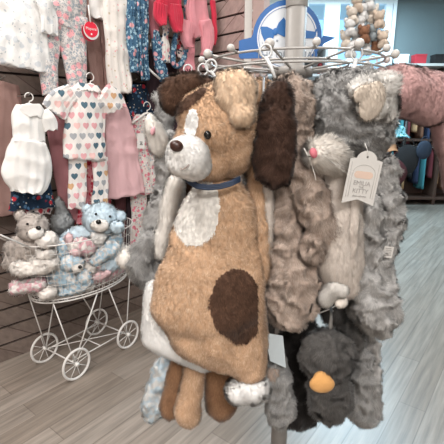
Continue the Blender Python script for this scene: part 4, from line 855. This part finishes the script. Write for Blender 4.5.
# far right clothes unit against the grey wall
uy = FY-.42; ux0 = PY(388, 150, uy).x; ux1 = 5.6
DW = plain('dark_wood', '4b352b', .6, bump=.2); un = thing('wardrobe_rack', 'tall dark wood clothes unit against the far grey wall on the right', 'shelf unit', ((ux0+ux1)/2, FY-.3, 0))
m = MB(); m.box(((ux0+ux1)/2, FY-.085, 1.2), ((ux1-ux0)/2, .01, 1.2))
for f in (0, .33, .66, 1): m.box((ux0+(ux1-ux0)*f, FY-.3, 1.2), (.025, .2, 1.2))
m.build('carcass', DW, un, smooth=False)
for z in (.12, 1.15, 1.95, 2.38): MB().box(((ux0+ux1)/2, FY-.3, z), ((ux1-ux0)/2, .22, .02)).build('shelf', plain('shelf_white', 'c9c4be', .5) if z > 2.2 else DW, un, smooth=False)
for z in (1.05, 1.85): MB().tube([Vector((ux0, FY-.3, z)), Vector((ux1, FY-.3, z))], .012).build('rail', plain('peg_metal', ''), un)
cols = [('teal', '3f7f86'), ('black', '1a1718'), ('brown', '6b4632'), ('dark red', '5c2026'), ('white', 'd9d4ce'), ('navy', '26304a'), ('tan', 'a9835f'), ('charcoal', '3a3634')]
def hung(x, y, z, cn, ch, L, w=.16, lab=''):
    t = thing('hanging_garment', '%s garment %s' % (cn, lab), 'garment', (x, y, z)); V = []; k = 28; n = 12; ph = random.random()*6
    for i in range(n):
        f = i/(n-1); hw = w*(.35+.65*min(1, f*5))*(1+.25*f)
        for q in range(k):
            th = 2*PI*q/k; V.append((x+math.cos(th)*.035*(1+.4*math.sin(5*th+ph+f*2)), y+math.sin(th)*hw, z-.02-L*f))
    F = [(i*k+q, i*k+(q+1) % k, (i+1)*k+(q+1) % k, (i+1)*k+q) for i in range(n-1) for q in range(k)]+[tuple(range(k))[::-1], tuple((n-1)*k+q for q in range(k))]
    link('cloth', V, F, plain('garment_'+ch, ch, .9), t); MB().tube([Vector((x, y-.14, z-.04)), Vector((x, y, z-.01)), Vector((x, y+.14, z-.04))], .005, 6).tube([Vector((x, y, z-.01)), Vector((x, y, z+.03))], .003, 6).build('hanger', WIRE2, t)
n = 22
for j, z in enumerate((1.05, 1.85)):
    for i in range(n):
        x = ux0+.08+(ux1-ux0-.16)*i/(n-1); cn, ch = cols[(i*3+j*5+i//4) % 8]
        if abs(((x-ux0)/(ux1-ux0)*3.03) % 1) < .0: continue
        hung(x, FY-.3, z, cn, ch, .55+.1*((i*7) % 3), .15, 'on the %s rail of the dark unit, %s from its left' % ('upper' if j else 'lower', ['first', 'second', 'third', 'fourth', 'fifth', 'sixth', 'seventh', 'eighth', 'ninth', 'tenth', 'eleventh', 'twelfth', 'thirteenth', 'fourteenth', 'fifteenth', 'sixteenth', 'seventeenth', 'eighteenth', 'nineteenth', 'twentieth', 'twenty-first', 'twenty-second'][i]))
# things on top of the unit
for i, (dx, nm, ch) in enumerate(((.12, 'white box', 'dfe4e6'), (.42, 'red box', 'b3303a'), (.75, 'black box', '201c1c'), (1.15, 'beige box', 'b49e86'), (1.5, 'white box', 'dfe4e6'))):
    o = Vector((ux0+dx, FY-.3, 2.401)); t = thing('storage_box', nm+' on top of the dark clothes unit' + (' nearest the window' if i == 0 else ' furthest right' if i == 4 else ''), 'box', o)
    MB().box(o+Z*.07, (.09, .09, .07)).build('body', plain('box_'+ch, ch, .6), t, smooth=False); MB().box(o+Z*.15, (.095, .095, .012)).build('lid', plain('box_'+ch, ch, .6), t, smooth=False)
# patterned sun hats and bags on a nearer floor stand, right
hy = 6.85; HS = 2.1; hb_ = PY(404, 146, hy)
st_ = thing('floor_stand', 'dark floor stand with arms holding hats and bags at the right behind the kitten', 'stand', (hb_.x, hy, 0))
MB().tube([Vector((hb_.x, hy, .02)), Vector((hb_.x, hy, 1.75))], .025, 16).build('pole', plain('stand_dark', '2a2220', .5), st_); MB().tube([Vector((hb_.x, hy, 0)), Vector((hb_.x, hy, .02))], .15, 32).build('base', plain('stand_dark', ''), st_)
TEALP = floral('teal_leaf_print', '7fb0b8', [('2f5f50', 22, .34), ('e6efec', 30, .22), ('4a7f9c', 40, .2)]); 
for i, (px, py, m_, lb_, r) in enumerate(((399, 133, TEALP, 'teal leaf-print hat on the dark stand', .085), (392, 148, plain('tan_felt', 'a5714e', .8), 'tan hat low on the dark stand', .06), (393, 121, plain('cream_felt', 'd8cfc2', .8), 'cream hat at the top of the dark stand', .055), (406, 160, plain('black_felt', '1b1718', .9), 'black bag hanging on the dark stand', .10), (396, 172, plain('maroon_felt', '4a1d20', .9), 'maroon bag hanging lowest on the dark stand', .09), (424, 150, plain('navy_felt', '232a38', .9), 'navy bag on the right side of the dark stand', .06))):
    r *= HS; c = PY(px, py, hy-.16-.03*i); isbag = 'bag' in lb_; t = thing('bag' if isbag else 'sun_hat', lb_, 'bag' if isbag else 'hat', c)
    if isbag:
        MB().ball(c, (r, r*.4, r*1.2), 20).build('body', m_, t); MB().tube(circ(c+Z*r*1.0, X*r*.5, Z*r*.7, 20, 0, PI, False), .006, 6).build('handle', m_, t)
    else:
        V = []; k = 40; prof = [(0, .55), (.3, .52), (.5, .35), (.58, .0), (.8, -.12), (1.05, -.3), (1.04, -.33), (.78, -.16), (.55, -.05)]
        for pr, pz in prof:
            for q in range(k): th = 2*PI*q/k; V.append(c+X*math.cos(th)*r*pr+Yv*math.sin(th)*r*pr*.8+Z*(pz*r*1.2+(.1*r*math.sin(3*th) if pr > .7 else 0)))
        link('crown', V, [(i_*k+q, i_*k+(q+1) % k, (i_+1)*k+(q+1) % k, (i_+1)*k+q) for i_ in range(len(prof)-1) for q in range(k)], m_, t)
    a0 = Vector((hb_.x, hy, c.z+.03)); MB().tube([a0, Vector((c.x, c.y+.03, c.z+.04))], .009, 6).build('arm', plain('stand_dark', ''), st_)

# ================================================================== LIGHT
w = bpy.data.worlds.new('sky'); sc.world = w; w.use_nodes = True; bg = w.node_tree.nodes['Background']
bg.inputs[0].default_value = (.36, .68, 1.0, 1); bg.inputs[1].default_value = 1.4
def area(name, loc, size, power, col=(1, .96, .92), rot=(0, 0, 0), sy=None):
    l = bpy.data.lights.new(name, 'AREA'); l.energy = power; l.color = col; l.size = size
    if sy: l.shape = 'RECTANGLE'; l.size_y = sy
    o = bpy.data.objects.new(name, l); C.objects.link(o); o.location = loc; o.rotation_euler = rot; return o
area('overhead_light', (-1.1, -.1, CEIL-.03), .8, 72)
area('overhead_light', (.3, -2.2, CEIL-.03), 1.0, 145)  # added front light, brightens the upright faces of the plush
area('overhead_light', (-1.0, 1.7, CEIL-.03), .6, 24)
area('overhead_light', (1.6, 1.6, CEIL-.03), .8, 35)
area('overhead_light', (1.9, 4.2, CEIL-.03), 1.6, 100, (.5, .8, 1))  # added cool fill, stands in for window daylight on the floor
area('overhead_light', (2.0, 6.2, CEIL-.03), 1.6, 180, (.58, .84, 1))  # added blue back light for the window frames and far floor

for o in C.objects:
    if o.get('label') and o.get('category') and len(o['label'].split()) > 16: print('LONG', o['label'])
for o in C.objects:
    nm = o.name.split('.')[0]
    if o.parent is None and o.get('category'):
        if nm == 'plush_bear' or (nm == 'plush_bunny' and 'carriage' in o['label']): o['group'] = 'plush animals in the wire carriage'
        elif nm in ('plush_puppy', 'plush_kitten', 'plush_goose', 'plush_toy', 'plush_bunny'): o['group'] = 'plush animals hanging on the wire rack'
        elif nm == 'wall_hook': o['group'] = 'metal pegs on the slatted wall'
        elif nm == 'hanging_garment': o['group'] = 'garments on the dark wood unit'
        elif nm == 'swimsuit': o['group'] = 'floral swimsuits on the slatted wall'
        elif nm == 'storage_box': o['group'] = 'boxes on top of the dark wood unit'
        elif nm in ('bag', 'sun_hat'): o['group'] = 'hats and bags on the dark stand'
        elif nm.startswith('shop_'): o['group'] = 'small goods on the white display unit'
